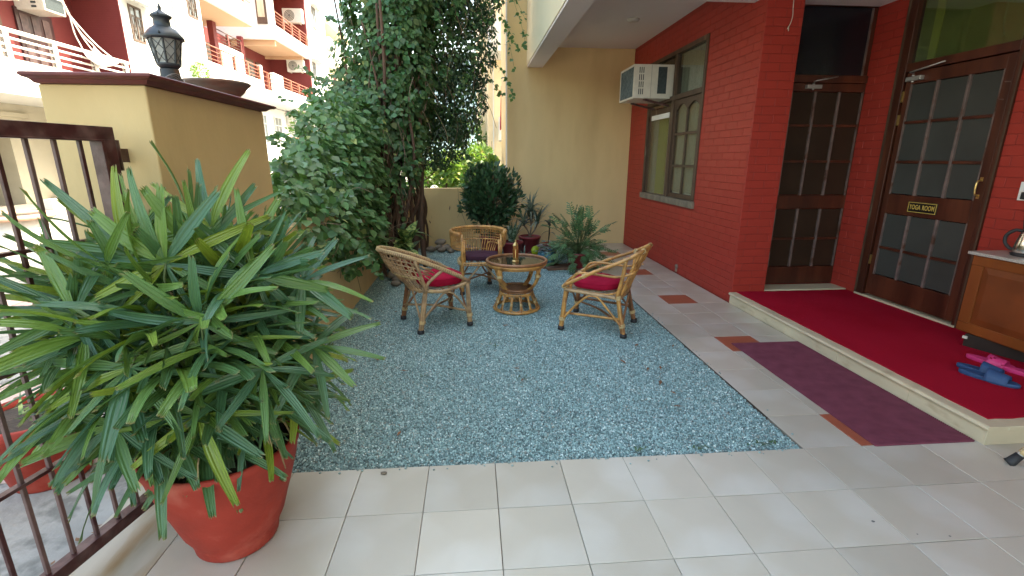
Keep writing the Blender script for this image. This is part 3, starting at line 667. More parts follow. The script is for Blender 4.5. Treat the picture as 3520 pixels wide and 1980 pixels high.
for k in range(8):
    p = [hexr(.066, .172, k), hexr(.066, .172, k + 1), hexr(.096, .314, k + 1), hexr(.096, .314, k)]; q = [v + norm(v - np.array((lx, ly, v[2]))) * .002 for v in p]
    b = MB(); b.add(p + q, [(3, 2, 1, 0), (4, 5, 6, 7), (0, 1, 5, 4), (1, 2, 6, 5), (2, 3, 7, 6), (3, 0, 4, 7)]); b.build('pane', m_lglass, lm)
b = MB()
for k in range(8):
    c1, c2, c3, c4 = hexr(.069, .175, k), hexr(.069, .175, k + 1), hexr(.098, .312, k + 1), hexr(.098, .312, k)
    mid1, mid2 = (c1 + c4) / 2, (c2 + c3) / 2; mt, mb = (c3 + c4) / 2, (c1 + c2) / 2
    o_ = norm((mt + mb) / 2 - np.array((lx, ly, lz + .24))) * .003
    for a_, e_ in ((c4, mid2), (c3, mid1), (mid1, c2), (mid2, c1)): b.tube([a_ + o_, e_ + o_], .0018, 4)
b.build('lattice', m_black, lm)
b = MB(); b.lathe([(.0, .31), (.112, .31), (.122, .314), (.120, .325), (.105, .345), (.098, .352), (.078, .372), (.06, .383), (.052, .388), (.05, .43), (.062, .436), (.066, .443), (.058, .452), (.03, .468), (.012, .478), (.010, .487), (.013, .493), (.006, .508), (0, .525)], (lx, ly, lz), 28); b.build('hood', m_black, lm)
b = MB()
for k in range(3):
    a = 2.1 * k + .8; b.lathe([(0, -.008), (.008, 0), (0, .012)], (lx + .118 * math.cos(a), ly + .118 * math.sin(a), lz + .335), 8)
    b.lathe([(0, -.006), (.007, 0), (0, .01)], (lx + .064 * math.cos(a), ly + .064 * math.sin(a), lz + .45), 8)
b.build('hood_stud', m_black, lm)
b = MB()
for k in range(4):
    pts = [(lx + (.072 + .01 * math.sin(t * 2 + k)) * math.cos(t + k), ly + (.072 + .01 * math.sin(t * 2 + k)) * math.sin(t + k), lz + .05 + .035 * math.sin(t * 1.5 + k * 1.3) + k * .008) for t in np.linspace(0, 6.5, 26)]
    b.tube(pts, .0024, 4)
b.build('wound_wire', mat('grey_wire', (.25, .24, .23), .5), lm)
lm.scale = (.66, .66, .735)
# shallow clay bowl
cx_, cy_ = -.85, .955
bw = MB(); bw.lathe([(r_ * .80, z_ * .80) for r_, z_ in [(0, .0), (.085, .0), (.10, .012), (.165, .07), (.195, .108), (.212, .118), (.216, .128), (.206, .134), (.19, .122), (.15, .075), (.09, .03), (0, .025)]], (cx_, .93, 1.7445), 36)
o = bw.build('clay_bowl', m_clay); tag(o, 'wide shallow weathered clay bowl on the pillar coping', 'bowl')

# ------------------------------------------------------------------ gate
gd = np.array((0.193, 0.981, 0)); gd /= np.linalg.norm(gd); gh = np.array((-.770, -.105, 0)); gn = np.array((gd[1], -gd[0], 0))
gate = thing('iron_gate', 'open maroon iron bar gate hinged on the yellow pillar', 'gate', tuple(gh))
GP = lambda s, z: gh - gd * s + np.array((0, 0, z))
def gbar(name, a, c, w, h, m=m_gate):
    b = MB(); b.bar(a, c, w, h, up=gn); return b.build(name, m, gate, bevel=.0015)
W_ = 1.75
gbar('top_rail', GP(-.0, 1.532), GP(W_, 1.532), .045, .045); gbar('top_flange', GP(.045, 1.5065), GP(W_, 1.5065), .006, .052)
gbar('bottom_rail', GP(-.0, .088), GP(W_, .088), .045, .045)
gbar('stile', GP(.0225, .11), GP(.0225, 1.51), .045, .045); gbar('inner_stile', GP(.052, .11), GP(.052, 1.506), .012, .05, m_gate)
gbar('end_stile', GP(W_, .11), GP(W_, 1.51), .045, .045)
for z in (.452, .81, 1.165): gbar('cross_rail', GP(.058, z), GP(W_ - .02, z), .012, .026)
nb = int((W_ - .1) / .0865)
for k in range(nb): s = .118 + k * .0865; gbar('bar', GP(s, .111), GP(s, 1.5035), .0125, .0125, m_gate_l if k % 3 else m_gate)
for z in (1.40, 1.16, .35):
    b = MB(); p = gh + gd * .018 - gn * .0; b.tube([p + np.array((0, 0, z)), p + np.array((0, 0, z + .11))], .014, 10); b.box(p[0] - .004, p[0] + .006, p[1] + .010, -.0325, z + .03, z + .08); b.build('hinge', m_gate, gate)
# ================================================================== FURNITURE
def quadmap(A, B, C, D):
    """u 0..1 front->back along A->B (near side) and D->C (far side), v 0..1 near->far"""
    A, B, C, D = [np.array(p, float) for p in (A, B, C, D)]
    def q(u, v, z):
        p = (A * (1 - u) + B * u) * (1 - v) + (D * (1 - u) + C * u) * v
        return np.array((p[0], p[1], z))
    return q
def pole(name, pts, r, m, parent, n=6, closed=False, seg=8):
    b = MB(); b.tube(spl(pts, n, closed), r, seg, closed); return b.build(name, m, parent)
def wraps(b, p, d, r, turns=5, pitch=.006, rr=.0032):
    """cane binding coiled round p along d"""
    d = norm(d); x = norm(np.cross(d, (0.3, .5, .8))); y = np.cross(d, x); p = np.array(p, float)
    b.tube([p + d * (t / 10 * pitch - turns * pitch / 2) + r * (math.cos(t * .628) * x + math.sin(t * .628) * y) for t in range(0, turns * 10 + 1, 2)], rr, 4)
def leg(parent, foot, top, m, n=3, r=.0125, spread=.014, bz=.10, rb=True):
    """bundle of canes meeting at the foot with a rubber shoe and a cane binding"""
    foot = np.array(foot, float); top = np.array(top, float); d = norm(top - foot); b = MB()
    for k in range(n):
        a = 2 * math.pi * k / n + .4; o = np.array((math.cos(a), math.sin(a), 0)) * spread * .75
        b.tube(spl([foot + o + np.array((0, 0, .012)), foot + o * 1.0 + d * .12, foot + (top - foot) * .55 + o * .9, top + o * .6], 4), r, 7)
    l = b.build('leg', m, parent)
    if rb:
        b = MB(); b.lathe([(0, 0), (spread + r + .001, 0), (spread + r + .003, .004), (spread + r + .001, .032), (0, .033)], tuple(foot), 12); b.build('rubber_foot', m_rubber, l)
        b = MB(); wraps(b, foot + d * bz, d, spread + r + .001, 5); b.build('binding', m_bind, l)
    return l
def cushion(parent, outline, z, th, m, puff=.35):
    c = np.mean(outline, axis=0); n = len(outline); b = MB(); vs = []; fs = []
    prof = [(.0, 0), (.90, .0), (.985, .012), (1.0, th * .45), (.99, th * .8), (.93, th * .98), (.7, th * 1.08), (.35, th * 1.13), (0, th * 1.14)]
    for r, h in prof:
        for i, p in enumerate(outline):
            q = c + (p - c) * r; w = .0025 * math.sin(i * 1.1 + r * 5); vs.append((q[0], q[1], z + h + w))
    for j in range(len(prof) - 1):
        for i in range(n): i2 = (i + 1) % n; fs.append((j * n + i, j * n + i2, (j + 1) * n + i2, (j + 1) * n + i))
    b.add(vs, fs, True); o = b.build('cushion', m, parent)
    b = MB()
    for r, h in ((.992, .012), (.992, th * .84)):
        b.tube([np.array((*(c + (p - c) * r), z + h)) for p in outline], .0028, 5, closed=True)
    b.build('piping', m, o); return o

# ---- right chair: bamboo pole armchair, faces the table
ch = thing('cane_armchair', 'bamboo pole armchair with crimson cushion beside the tiled path', 'chair', (1.66, 1.97, 0), 'cane armchairs round the glass table')
q = quadmap((1.307, 1.877), (1.788, 1.627), (2.006, 2.013), (1.544, 2.36)); g_ = .004
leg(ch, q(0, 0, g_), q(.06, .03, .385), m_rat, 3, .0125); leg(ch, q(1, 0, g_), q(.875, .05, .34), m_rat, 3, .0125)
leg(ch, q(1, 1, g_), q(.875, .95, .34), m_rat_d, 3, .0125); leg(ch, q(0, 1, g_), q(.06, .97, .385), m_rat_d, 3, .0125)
TR = [q(.02, .0, .392), q(.10, -.03, .425), q(.5, -.07, .545), q(.95, -.03, .66), q(1.16, .10, .728), q(1.20, .30, .742), q(1.20, .70, .742), q(1.16, .90, .728), q(.95, 1.03, .66), q(.5, 1.07, .545), q(.10, 1.03, .425), q(.02, 1.0, .392)]
pole('arm_hoop', TR, .0155, m_rat, ch, 6)
pole('arm_hoop', [p + np.array((0.004, 0, -.022)) for p in TR[4:8]], .010, m_rat, ch, 6)
pole('front_rail', [q(.02, -.02, .392), q(.0, .5, .390), q(.02, 1.02, .392)], .0155, m_rat, ch)
pole('seat_rail', [q(.03, .0, .368), q(.5, -.015, .352), q(.9, .03, .330)], .0145, m_rat_g, ch); pole('seat_rail', [q(.03, 1, .368), q(.5, 1.015, .352), q(.9, .97, .330)], .0145, m_rat_g, ch)
pole('seat_rail', [q(.9, -.02, .335), q(.92, .5, .333), q(.9, 1.02, .335)], .016, m_rat_g, ch); pole('seat_rail', [q(.05, 0, .352), q(.04, .5, .35), q(.05, 1, .352)], .013, m_rat, ch)
for v in np.linspace(.1, .9, 9): pole('seat_slat', [q(.05, v, .366), q(.9, v, .346)], .006, m_rat_g, ch, 2, seg=6)
for v, s in ((0.0, -1), (1.0, 1)):
    e = v + s * .02
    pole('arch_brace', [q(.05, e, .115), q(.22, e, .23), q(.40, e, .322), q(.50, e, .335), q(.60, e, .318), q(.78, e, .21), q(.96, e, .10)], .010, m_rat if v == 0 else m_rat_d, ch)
    pole('lower_stretcher', [q(.07, v + s * -.02, .155), q(.93, v - s * .02, .155)], .0115, m_rat if v == 0 else m_rat_d, ch)
    pole('inner_arm', [q(.14, v - s * .04, .34), q(.13, v - s * .045, .40), q(.17, v - s * .05, .47), q(.27, v - s * .04, .515), q(.50, v - s * .02, .520), q(.85, v, .517), q(1.06, v - s * .04, .552), q(1.10, v - s * .2, .57)], .0105, m_rat, ch)
    pole('back_post', [q(.86, v - s * .02, .335), q(.93, v, .50), q(.97, v, .665)], .0165, m_rat, ch)
    pole('back_post', [q(.90, v - s * .08, .335), q(1.02, v - s * .08, .53), q(1.15, v - s * .10, .725)], .012, m_rat, ch)
    pole('seat_loop', [q(.30, v - s * .06, .356), q(.62, v - s * .05, .350), q(.82, v - s * .04, .372), q(.90, v - s * .03, .43), q(.96, v - s * .02, .60)], .0085, m_rat, ch)
for u, e in ((.0, 0), (.97, 1)):
    pole('cross_brace', [q(u, .04, .115), q(u, .30, .25), q(u, .5, .325), q(u, .70, .25), q(u, .96, .115)], .0095, m_rat_d, ch)
pole('cross_brace', [q(.95, .03, .11), q(.5, .5, .15), q(.06, .97, .12)], .0095, m_rat_d, ch)
for v in np.linspace(.18, .82, 6): pole('back_cane', [q(.91, v, .335), q(1.04, v, .53), q(1.185, v, .735)], .0085, m_rat, ch, 3, seg=6)
for v in np.linspace(.12, .88, 10): pole('back_cane', [q(1.11, v, .60), q(1.195, v, .735)], .006, m_rat, ch, 2, seg=5)
for z_, u_ in ((.60, 1.105), (.645, 1.13), (.69, 1.155)): pole('back_ring', [q(u_ - .06, .02, z_ - .01), q(u_, .3, z_), q(u_, .7, z_), q(u_ - .06, .98, z_ - .01)], .006, m_rat, ch, 4, seg=5)
b = MB()
for p, d in ((q(.04, .0, .395), q(1, -.1, 0) - q(0, 0, 0)), (q(.04, 1.0, .395), q(1, 1, 0) - q(0, 1, 0)), (q(.03, .04, .392), q(0, 1, 0) - q(0, 0, 0)), (q(.96, 0, .66), (.1, 0, 1)), (q(.96, 1, .66), (.1, 0, 1)), (q(.89, .0, .34), (0, 0, 1)), (q(.89, 1, .34), (0, 0, 1)), (q(.36, -.055, .505), q(1, 0, .3) - q(0, 0, 0)), (q(.36, 1.055, .505), q(1, 0, .3) - q(0, 0, 0)), (q(1.19, .15, .735), (0.2, .4, 0)), (q(1.19, .85, .735), (0.2, .4, 0))): wraps(b, p, d, .0185, 6)
b.build('binding', m_bind, ch)
ol = [q(.46 + .37 * np.sign(math.cos(t)) * abs(math.cos(t)) ** .75, .5 + .43 * np.sign(math.sin(t)) * abs(math.sin(t)) ** .75, 0)[:2] for t in np.linspace(0, 2 * math.pi, 36, endpoint=False)]
cushion(ch, ol, .372, .062, m_cush)

# ---- left chair: barrel chair seen from behind, faces the table
ch = thing('cane_armchair', 'weathered barrel cane chair with crimson cushion, seen from its lattice back', 'chair', (.2, 2.17, 0), 'cane armchairs round the glass table')
q = quadmap((.512, 2.042), (.095, 1.843), (-.106, 2.259), (.323, 2.525))   # u 0 front, 1 back
leg(ch, q(0, 0, g_), q(.03, .02, .39), m_rat_g, 2, .013, .012); leg(ch, q(1, 0, g_), q(.86, .03, .385), m_rat_g, 2, .0145, .013)
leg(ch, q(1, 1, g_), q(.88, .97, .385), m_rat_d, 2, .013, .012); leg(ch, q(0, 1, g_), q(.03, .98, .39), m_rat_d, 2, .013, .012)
RIM = [q(.0, -.01, .412), q(.3, -.05, .487), q(.7, -.06, .578), q(1.08, -.01, .655), q(1.38, .16, .70), q(1.52, .5, .712), q(1.38, .84, .70), q(1.08, 1.01, .655), q(.7, 1.06, .578), q(.3, 1.05, .487), q(.0, 1.01, .412)]
rim = spl(RIM, 8)
b = MB(); b.tube(rim, .0150, 8); b.build('rim_hoop', m_rat_g, ch)
b = MB(); b.tube([p + np.array((0, 0, .018)) for p in rim[10:-10]], .007, 6); b.build('rim_strip', m_bind, ch)
SEAT = [q(.0, .02, .40), q(.35, .0, .362), q(.6, .0, .352), q(.82, .01, .368), q(.98, .2, .368), q(1.02, .5, .368), q(.98, .8, .368), q(.82, .99, .368), q(.6, 1, .352), q(.35, 1, .362), q(.0, .98, .40)]
seat = spl(SEAT, 8)
b = MB(); b.tube(seat, .0150, 8); b.build('seat_hoop', m_rat_g, ch)
pole('front_rail', [q(0, 0, .40), q(-.03, .5, .392), q(0, 1, .40)], .015, m_rat_g, ch)
for v in np.linspace(.1, .9, 9): pole('seat_slat', [q(.0, v, .375), q(.97, v, .355)], .006, m_rat_g, ch, 2, seg=5)
nr = len(rim)
def lat(t, k):   # t along the hoop 0..1, k 0 rim .. 1 seat
    i = t * (nr - 1); a = int(i); f = i - a; a2 = min(a + 1, nr - 1)
    r_ = rim[a] * (1 - f) + rim[a2] * f; s_ = seat[a] * (1 - f) + seat[a2] * f
    p = r_ * (1 - k) + s_ * k; c = q(.5, .5, 0); o = p - c; o[2] = 0; return p + norm(o) * .035 * math.sin(math.pi * k) * (1 - k * .3)
for t in np.linspace(.29, .71, 17): pole('back_cane', [lat(t, 0), lat(t, .3), lat(t, .62), lat(t, 1)], .0062, m_rat_g, ch, 3, seg=5)
for k in (.15, .27, .39): pole('back_ring', [lat(t, k) for t in np.linspace(.20 + k * .12, .80 - k * .12, 15)], .0055, m_rat_g, ch, 2, seg=5)
for k in (.55, .60): pole('back_ring', [lat(t, k) for t in np.linspace(.29, .71, 15)], .0065, m_bind if k == .60 else m_rat_g, ch, 2, seg=5)
b = MB()
for t in np.linspace(.29, .71, 26): wraps(b, lat(t, .575), lat(t + .01, .575) - lat(t, .575), .010, 1, .006, .0028)
for t in np.linspace(.27, .73, 44): wraps(b, lat(min(t, .99), 1.0), (.3, .3, .1), .017, 1, .006, .003)
for t in np.linspace(.06, .94, 90): wraps(b, lat(t, 0) + np.array((0, 0, .006)), lat(min(t + .01, 1), 0) - lat(t, 0), .0185, 1, .006, .0022)
b.build('binding', m_bind, ch)
for e, s in ((0.0, -1), (1.0, 1)):
    t0 = .235 if e == 0 else .765
    pole('back_post', [q(.86, e, .36), lat(t0 + (.055 if e == 0 else -.055), .45), lat(t0 + (.06 if e == 0 else -.06), .04)], .0145, m_rat_g, ch)
    pole('back_post', [q(.90, e, .36), q(.80, e + s * .02, .45), lat(.165 if e == 0 else .835, .02)], .0135, m_rat_g, ch)
    pole('arm_slat', [lat(t0 + (.03 if e == 0 else -.03), .30), q(.72, e, .485)], .006, m_rat_g, ch, 2); pole('arm_slat', [lat(t0 + (.03 if e == 0 else -.03), .45), q(.76, e, .455)], .006, m_rat_g, ch, 2); pole('arm_slat', [lat(t0 + (.03 if e == 0 else -.03), .16), q(.69, e, .52)], .006, m_rat_g, ch, 2)
    pole('arch_brace', [q(.97, e - s * .02, .10), q(.75, e, .22), q(.55, e, .322), q(.45, e, .338), q(.34, e, .32), q(.16, e, .22), q(.02, e, .13)], .0095, m_rat_g if e == 0 else m_rat_d, ch)
for u, m__ in ((.97, m_rat_g), (.03, m_rat_d)):
    pole('cross_brace', [q(u, .04, .10), q(u, .28, .24), q(u, .5, .345), q(u, .72, .24), q(u, .96, .10)], .009, m__, ch)
pole('lower_stretcher', [q(.98, .02, .12), q(.5, .5, .15), q(.02, .98, .125)], .010, m_rat_g, ch); pole('lower_stretcher', [q(.98, .98, .145), q(.5, .52, .155), q(.02, .02, .135)], .010, m_rat_g, ch)
ol = [q(.42 + .42 * np.sign(math.cos(t)) * abs(math.cos(t)) ** .8, .5 + .43 * np.sign(math.sin(t)) * abs(math.sin(t)) ** .8, 0)[:2] for t in np.linspace(0, 2 * math.pi, 36, endpoint=False)]
cushion(ch, ol, .378, .075, m_cush)

# ---- back chair: wrapped barrel chair facing the camera
ch = thing('cane_armchair', 'honey coloured basket chair with plum cushion behind the table', 'chair', (.62, 3.27, 0), 'cane armchairs round the glass table')
q = quadmap((.425, 3.05), (.40, 3.47), (.74, 3.49), (.855, 3.10))     # u 0 front 1 back, v 0 left 1 right
for (u, v, m__) in ((0, 0, m_rat), (1, .0, m_rat_d), (1, 1, m_rat_d), (0, 1, m_rat_d)):
    leg(ch, q(u, v, g_), q(u * .92 + .02, v * .94 + .03, .34 if u else .52), m__, 3, .012)
BT = [(.425, 3.075), (.365, 3.10), (.318, 3.20), (.335, 3.33), (.42, 3.44), (.53, 3.49), (.66, 3.49), (.78, 3.44), (.865, 3.34), (.90, 3.22), (.885, 3.12), (.865, 3.08)]
BT = spl([np.array((x, y, 0)) for x, y in BT], 6); nb_ = len(BT)
def band(t, z):
    i = t * (nb_ - 1); a = int(i); f = i - a; a2 = min(a + 1, nb_ - 1); p = (BT[a] * (1 - f) + BT[a2] * f).copy()
    lift = .045 * math.sin(math.pi * t); tz = .665 + lift * .6
    c = np.array((.62, 3.22, 0)); k = (z - .53) / .15
    o = (p - c) * (1.0 + .02 * k); p = c + o; p[2] = z + lift * .6 + (-.035 if z < .58 and (t < .2) else 0); return p
ZT, ZB = .665, .525
b = MB(); b.tube([band(t, ZT) for t in np.linspace(0, 1, 60)], .014, 8); b.tube([band(t, ZT) + np.array((0, 0, -.022)) for t in np.linspace(0, 1, 60)], .008, 6); b.build('rim_hoop', m_rat, ch)
b = MB(); b.tube([band(t, ZB) for t in np.linspace(0, 1, 60)], .008, 6); b.build('band_hoop', m_rat, ch)
for k in range(50):
    t = k / 49; p0, p1 = band(t, ZB), band(t, ZT); c = np.array((.62, 3.22, 0)); o = p1 - c; o[2] = 0; o = norm(o)
    b = MB(); b.tube(spl([p0 + o * .006, (p0 + p1) / 2 + o * .012, p1 + o * .016, p1 + np.array((0, 0, .017)), p1 - o * .014 - np.array((0, 0, .004)), p1 - o * .006 - np.array((0, 0, .05))], 3), .0042, 5); b.build('band_cane', m_rat, ch)
for zz in (.555, .585, .613, .64): b = MB(); b.tube([band(t, zz) + np.array((0, -.004, 0)) for t in np.linspace(.02, .98, 50)], .0035, 5); b.build('band_ring', m_rat, ch)
for k in range(15):
    t = .36 + k * .0235; p0 = band(t, ZB); s0 = np.array((.43 + (p0[0] - .40) * .80, 3.415 - .01 * abs(k - 7), .40)); b = MB(); b.tube(spl([p0, (p0 + s0) / 2 + np.array((0, .012, 0)), s0, s0 - np.array((0, .01, .05))], 3), .0048, 5); b.build('back_cane', m_rat, ch)
b = MB(); b.tube([(.445, 3.42, .447), (.58, 3.432, .449), (.70, 3.42, .447)], .0055, 5); b.build('back_ring', m_rat, ch)
pole('arm_arch', [(.705, 3.40, .36), (.708, 3.405, .45), (.712, 3.40, .50), (.74, 3.37, .53), (.80, 3.30, .535), (.845, 3.20, .53), (.862, 3.10, .525)], .008, m_rat, ch)
pole('arm_arch', [(.435, 3.40, .36), (.43, 3.40, .45), (.42, 3.38, .50), (.39, 3.32, .52), (.35, 3.22, .51)], .008, m_rat, ch)
SR = [(.43, 3.06), (.62, 3.045), (.85, 3.09), (.88, 3.25), (.74, 3.45), (.58, 3.48), (.42, 3.44), (.39, 3.25)]
sr = spl([np.array((x, y, .352)) for x, y in SR], 6, True)
b = MB(); b.tube(sr, .0115, 7, closed=True); b.tube([p - np.array((0, 0, .022)) for p in sr], .0085, 6, closed=True); b.build('seat_hoop', m_rat, ch)
b = MB(); n = len(sr)
for k in range(0, n): wraps(b, sr[k] - np.array((0, 0, .008)), sr[(k + 1) % n] - sr[k], .020, 1, .012, .003)
b.build('binding', m_bind, ch)
for v in np.linspace(.08, .92, 9): pole('seat_slat', [q(.02, v, .362), q(.97, v, .36)], .0055, m_rat_d, ch, 2, seg=5)
for v in (0, 1): pole('arch_brace', [q(.02, v, .11), q(.3, v, .25), q(.5, v, .325), q(.7, v, .25), q(.98, v, .11)], .009, m_rat_d, ch)
pole('front_brace', [q(.0, .04, .115), q(.0, .30, .24), q(.0, .52, .335), q(0, .72, .25), q(.0, .96, .12)], .0105, m_rat_g, ch); pole('front_brace', [q(1, .04, .11), q(1, .5, .31), q(1, .96, .11)], .009, m_rat_d, ch)
pole('lower_stretcher', [q(0, .02, .15), q(.5, .5, .155), q(1, .98, .15)], .0095, m_rat_d, ch); pole('lower_stretcher', [q(1, .02, .14), q(.5, .5, .175), q(0, .98, .14)], .0095, m_rat_d, ch)
for e_ in ((.437, 3.065), (.855, 3.10)): b = MB(); b.tube([(*e_, .33), (*e_, .66)], .0125, 8); b.tube([(e_[0] + (.022 if e_[0] < .6 else -.022), e_[1], .33), (e_[0] + (.022 if e_[0] < .6 else -.022), e_[1], .60)], .0125, 8); b.build('arm_post', m_rat, ch)
ol = [np.array((.635 + .215 * np.sign(math.cos(t)) * abs(math.cos(t)) ** .7, 3.245 + .185 * np.sign(math.sin(t)) * abs(math.sin(t)) ** .7)) for t in np.linspace(0, 2 * math.pi, 36, endpoint=False)]
cushion(ch, ol, .372, .055, m_cushd)

# ---- table
tx, ty = .972, 2.515
tb = thing('glass_table', 'round cane table with a dark glass top and cage base', 'table', (tx, ty, 0))
def circ(r, z, n=48, ph=0): return [np.array((tx + r * math.cos(2 * math.pi * k / n + ph), ty + r * math.sin(2 * math.pi * k / n + ph), z)) for k in range(n)]
b = MB(); b.tube(circ(.288, .492), .0145, 10, closed=True); b.build('rim_hoop', m_rat_d, tb)
b = MB(); b.tube(circ(.284, .466), .0125, 8, closed=True); b.tube(circ(.268, .446), .0115, 8, closed=True); b.build('rim_hoop', m_rat, tb)
b = MB(); b.lathe([(0, .478), (.275, .478), (.275, .486), (0, .486)], (tx, ty, 0), 64, smooth=False)
b.build('glass_top', mat('smoked_glass_top', (.035, .033, .022), .04, spec=.9), tb)
for k in range(4):
    a = R(-90 + 47) + k * math.pi / 2; ca, sa = math.cos(a), math.sin(a); tn = np.array((-sa, ca, 0))
    P_ = lambda r, z, o=0: np.array((tx + r * ca, ty + r * sa, z)) + tn * o
    b = MB()
    for o in (-.012, .012): b.tube(spl([P_(.262, .45, o), P_(.262, .40, o), P_(.250, .34, o), P_(.205, .265, o), P_(.150, .225, o), P_(.125, .20, o)], 5), .0115, 8)
    l = b.build('leg', m_rat, tb)
    b = MB(); b.tube([P_(.268, .452, 0), P_(.268, .38, 0)], .010, 8); b.build('leg_cap', m_rat, l)
    for s in (-1, 1):
        b = MB(); b.tube(spl([P_(.255, .385, s * .020), P_(.262, .42, s * .024), P_(.258, .438, s * .045), P_(.225, .441, s * .14)], 5), .0085, 6); b.build('leg_bracket', m_rat, l)
    b = MB(); wraps(b, P_(.256, .372), (0, 0, 1), .029, 4); b.build('binding', m_bind, l)
b = MB(); b.tube(circ(.158, .218), .013, 8, closed=True); b.tube(circ(.150, .198), .011, 8, closed=True); b.build('shelf_hoop', m_rat_d, tb)
b = MB(); b.lathe([(0, .200), (.150, .200), (.150, .206), (0, .206)], (tx, ty, 0), 40, smooth=False); sh = b.build('shelf', m_rat_d, tb)
b = MB()
for k in range(-7, 8):
    o = k * .019; h = math.sqrt(.145 ** 2 - o * o); b.tube([(tx + o, ty - h, .209), (tx + o, ty + h, .209)], .0045, 5)
    if k % 2 == 0: b.tube([(tx - h, ty + o, .213), (tx + h, ty + o, .213)], .0035, 5)
b.build('shelf_weave', m_rat_d, sh, kind='stuff')
b = MB(); b.tube(circ(.160, .176), .0105, 8, closed=True); b.build('base_hoop', m_rat, tb)
b = MB(); b.tube(circ(.222, .016), .0135, 8, closed=True); b.build('base_hoop', m_rat, tb)
for k in range(13):
    a0 = 2 * math.pi * k / 13 + .05; a1 = 2 * math.pi * (k + .86) / 13 + .05; am = (a0 + a1) / 2
    def Q(a, t, off=0.0): r = .160 + (.218 - .160) * (1 - t); return np.array((tx + (r + off) * math.cos(a), ty + (r + off) * math.sin(a), .026 + (.170 - .026) * t))
    da = (a1 - a0)
    loop = [Q(a0, .25), Q(a0 + da * .1, .08), Q(am, .02), Q(a1 - da * .1, .08), Q(a1, .25), Q(a1, .72), Q(a1 - da * .12, .90), Q(am, .97), Q(a0 + da * .12, .90), Q(a0, .72)]
    b = MB(); b.tube(spl(loop, 4, True), .0062, 6, closed=True); b.build('base_loop', m_rat, tb)
    ag = 2 * math.pi * (k + .93) / 13 + .05
    b = MB(); b.tube([Q(ag, 0), Q(ag, 1)], .0085, 6); ps = b.build('base_post', m_rat_d if k % 2 else m_rat, tb)
    b = MB(); wraps(b, Q(ag, .45), Q(ag, 1) - Q(ag, 0), .0125, 4, .006, .003); b.build('binding', m_bind, ps)
# candle lantern on the table
px_, py_ = tx - .015, ty - .055
ln = thing('table_lantern', 'hexagonal brass lantern with amber panes on the glass table', 'lantern', (px_, py_, .487))
b = MB(); b.lathe([(0, 0), (.038, 0), (.038, .010), (.030, .020), (0, .021)], (px_, py_, .4866), 6, smooth=False, ph=.4); b.build('foot', m_brass, ln)
b = MB()
b.lathe([(.027, .020), (.0275, .045), (0, .046)], (px_, py_, .4866), 6, smooth=False, ph=.4)
for k in range(6):
    a = .4 + k * math.pi / 3; c_ = np.array((px_ + .0265 * math.cos(a), py_ + .0265 * math.sin(a), 0)); b.bar(c_ + (0, 0, .5316), c_ + (0, 0, .612), .010, .006, up=(math.cos(a), math.sin(a), 0))
b.lathe([(0, .124), (.0285, .124), (.0290, .152), (.030, .156), (0, .156)], (px_, py_, .4866), 6, smooth=False, ph=.4)
b.build('body', m_brass, ln)
for k in range(6):
    a = .4 + (k + .5) * math.pi / 3; o = np.array((math.cos(a), math.sin(a), 0)); c_ = np.array((px_, py_, 0)) + o * .0215; b = MB(); b.obox(c_ + (0, 0, .572), np.cross(o, (0, 0, 1)), (0, 0, 1), o, .0085, .042, .001); b.build('pane', m_amber, ln)
b = MB(); b.lathe([(.030, .156), (.030, .162), (.021, .178), (.009, .192), (.004, .196), (.0065, .201), (.0035, .207), (0, .209)], (px_, py_, .4866), 6, smooth=False, ph=.4); b.build('roof', m_brass, ln)
b = MB(); b.tube([(px_ + .007 * math.cos(t), py_, .4866 + .207 + .007 * math.sin(t)) for t in np.linspace(0, 6.28, 12, endpoint=False)], .0018, 5, closed=True); b.build('ring', m_brass, ln)

# ---- cabinet by the door, kettle, socket, slippers, leg
cb = thing('cabinet', 'orange-brown wooden cabinet with a granite top beside the door', 'cabinet', (4.3, .7, .11))
m_cab = mat('orange_brown_wood', (.215, .058, .014), .4, spec=.3, var=.2, vscale=5, stretch=(1, 1, .2), color2=(.20, .05, .014), mix_scale=6)
fx = 4.155
b = MB(); b.box(fx + .012, 4.474, .20, 1.075, .215, .785); b.build('carcass', m_cab, cb, bevel=.003)
b = MB(); b.box(fx, fx + .0115, .40, 1.072, .225, .290); b.box(fx, fx + .0115, .40, 1.072, .715, .782); b.box(fx, fx + .0115, .99, 1.072, .291, .714); b.box(fx, fx + .0115, .40, .48, .291, .714); dr = b.build('door', m_cab, cb, bevel=.003)
b = MB(); e = .045; x0, x1 = fx + .0112, fx + .003
b.add([(x0, .482, .293), (x0, .988, .293), (x0, .988, .712), (x0, .482, .712), (x1, .482 + e, .293 + e), (x1, .988 - e, .293 + e), (x1, .988 - e, .712 - e), (x1, .482 + e, .712 - e)], [(0, 1, 5, 4), (1, 2, 6, 5), (2, 3, 7, 6), (3, 0, 4, 7), (4, 5, 6, 7)]); b.build('raised_panel', mat('dark_cabinet_panel', (.17, .042, .012), .35, var=.2, vscale=5), dr)
b = MB(); b.box(fx - .018, 4.476, .20, 1.105, .786, .808); b.build('granite_top', mat('speckled_granite', (.42, .38, .34), .3, var=.35, vscale=160), cb, bevel=.004)
b = MB(); a_ = R(18); c_ = np.array((4.338, .622, .160)); b.obox(c_, (math.sin(a_) * -1, math.cos(a_), 0), (math.cos(a_), math.sin(a_), 0), (0, 0, 1), .41, .06, .0485); b.build('plinth', mat('black_worn_wood', (.02, .013, .010), .5, var=.3), cb, bevel=.003)
b = MB(); b.obox((4.150, .984, .185), (-math.sin(a_), math.cos(a_), 0), (math.cos(a_), math.sin(a_), 0), (0, 0, 1), .014, .004, .010); b.build('chip', m_plast, cb)
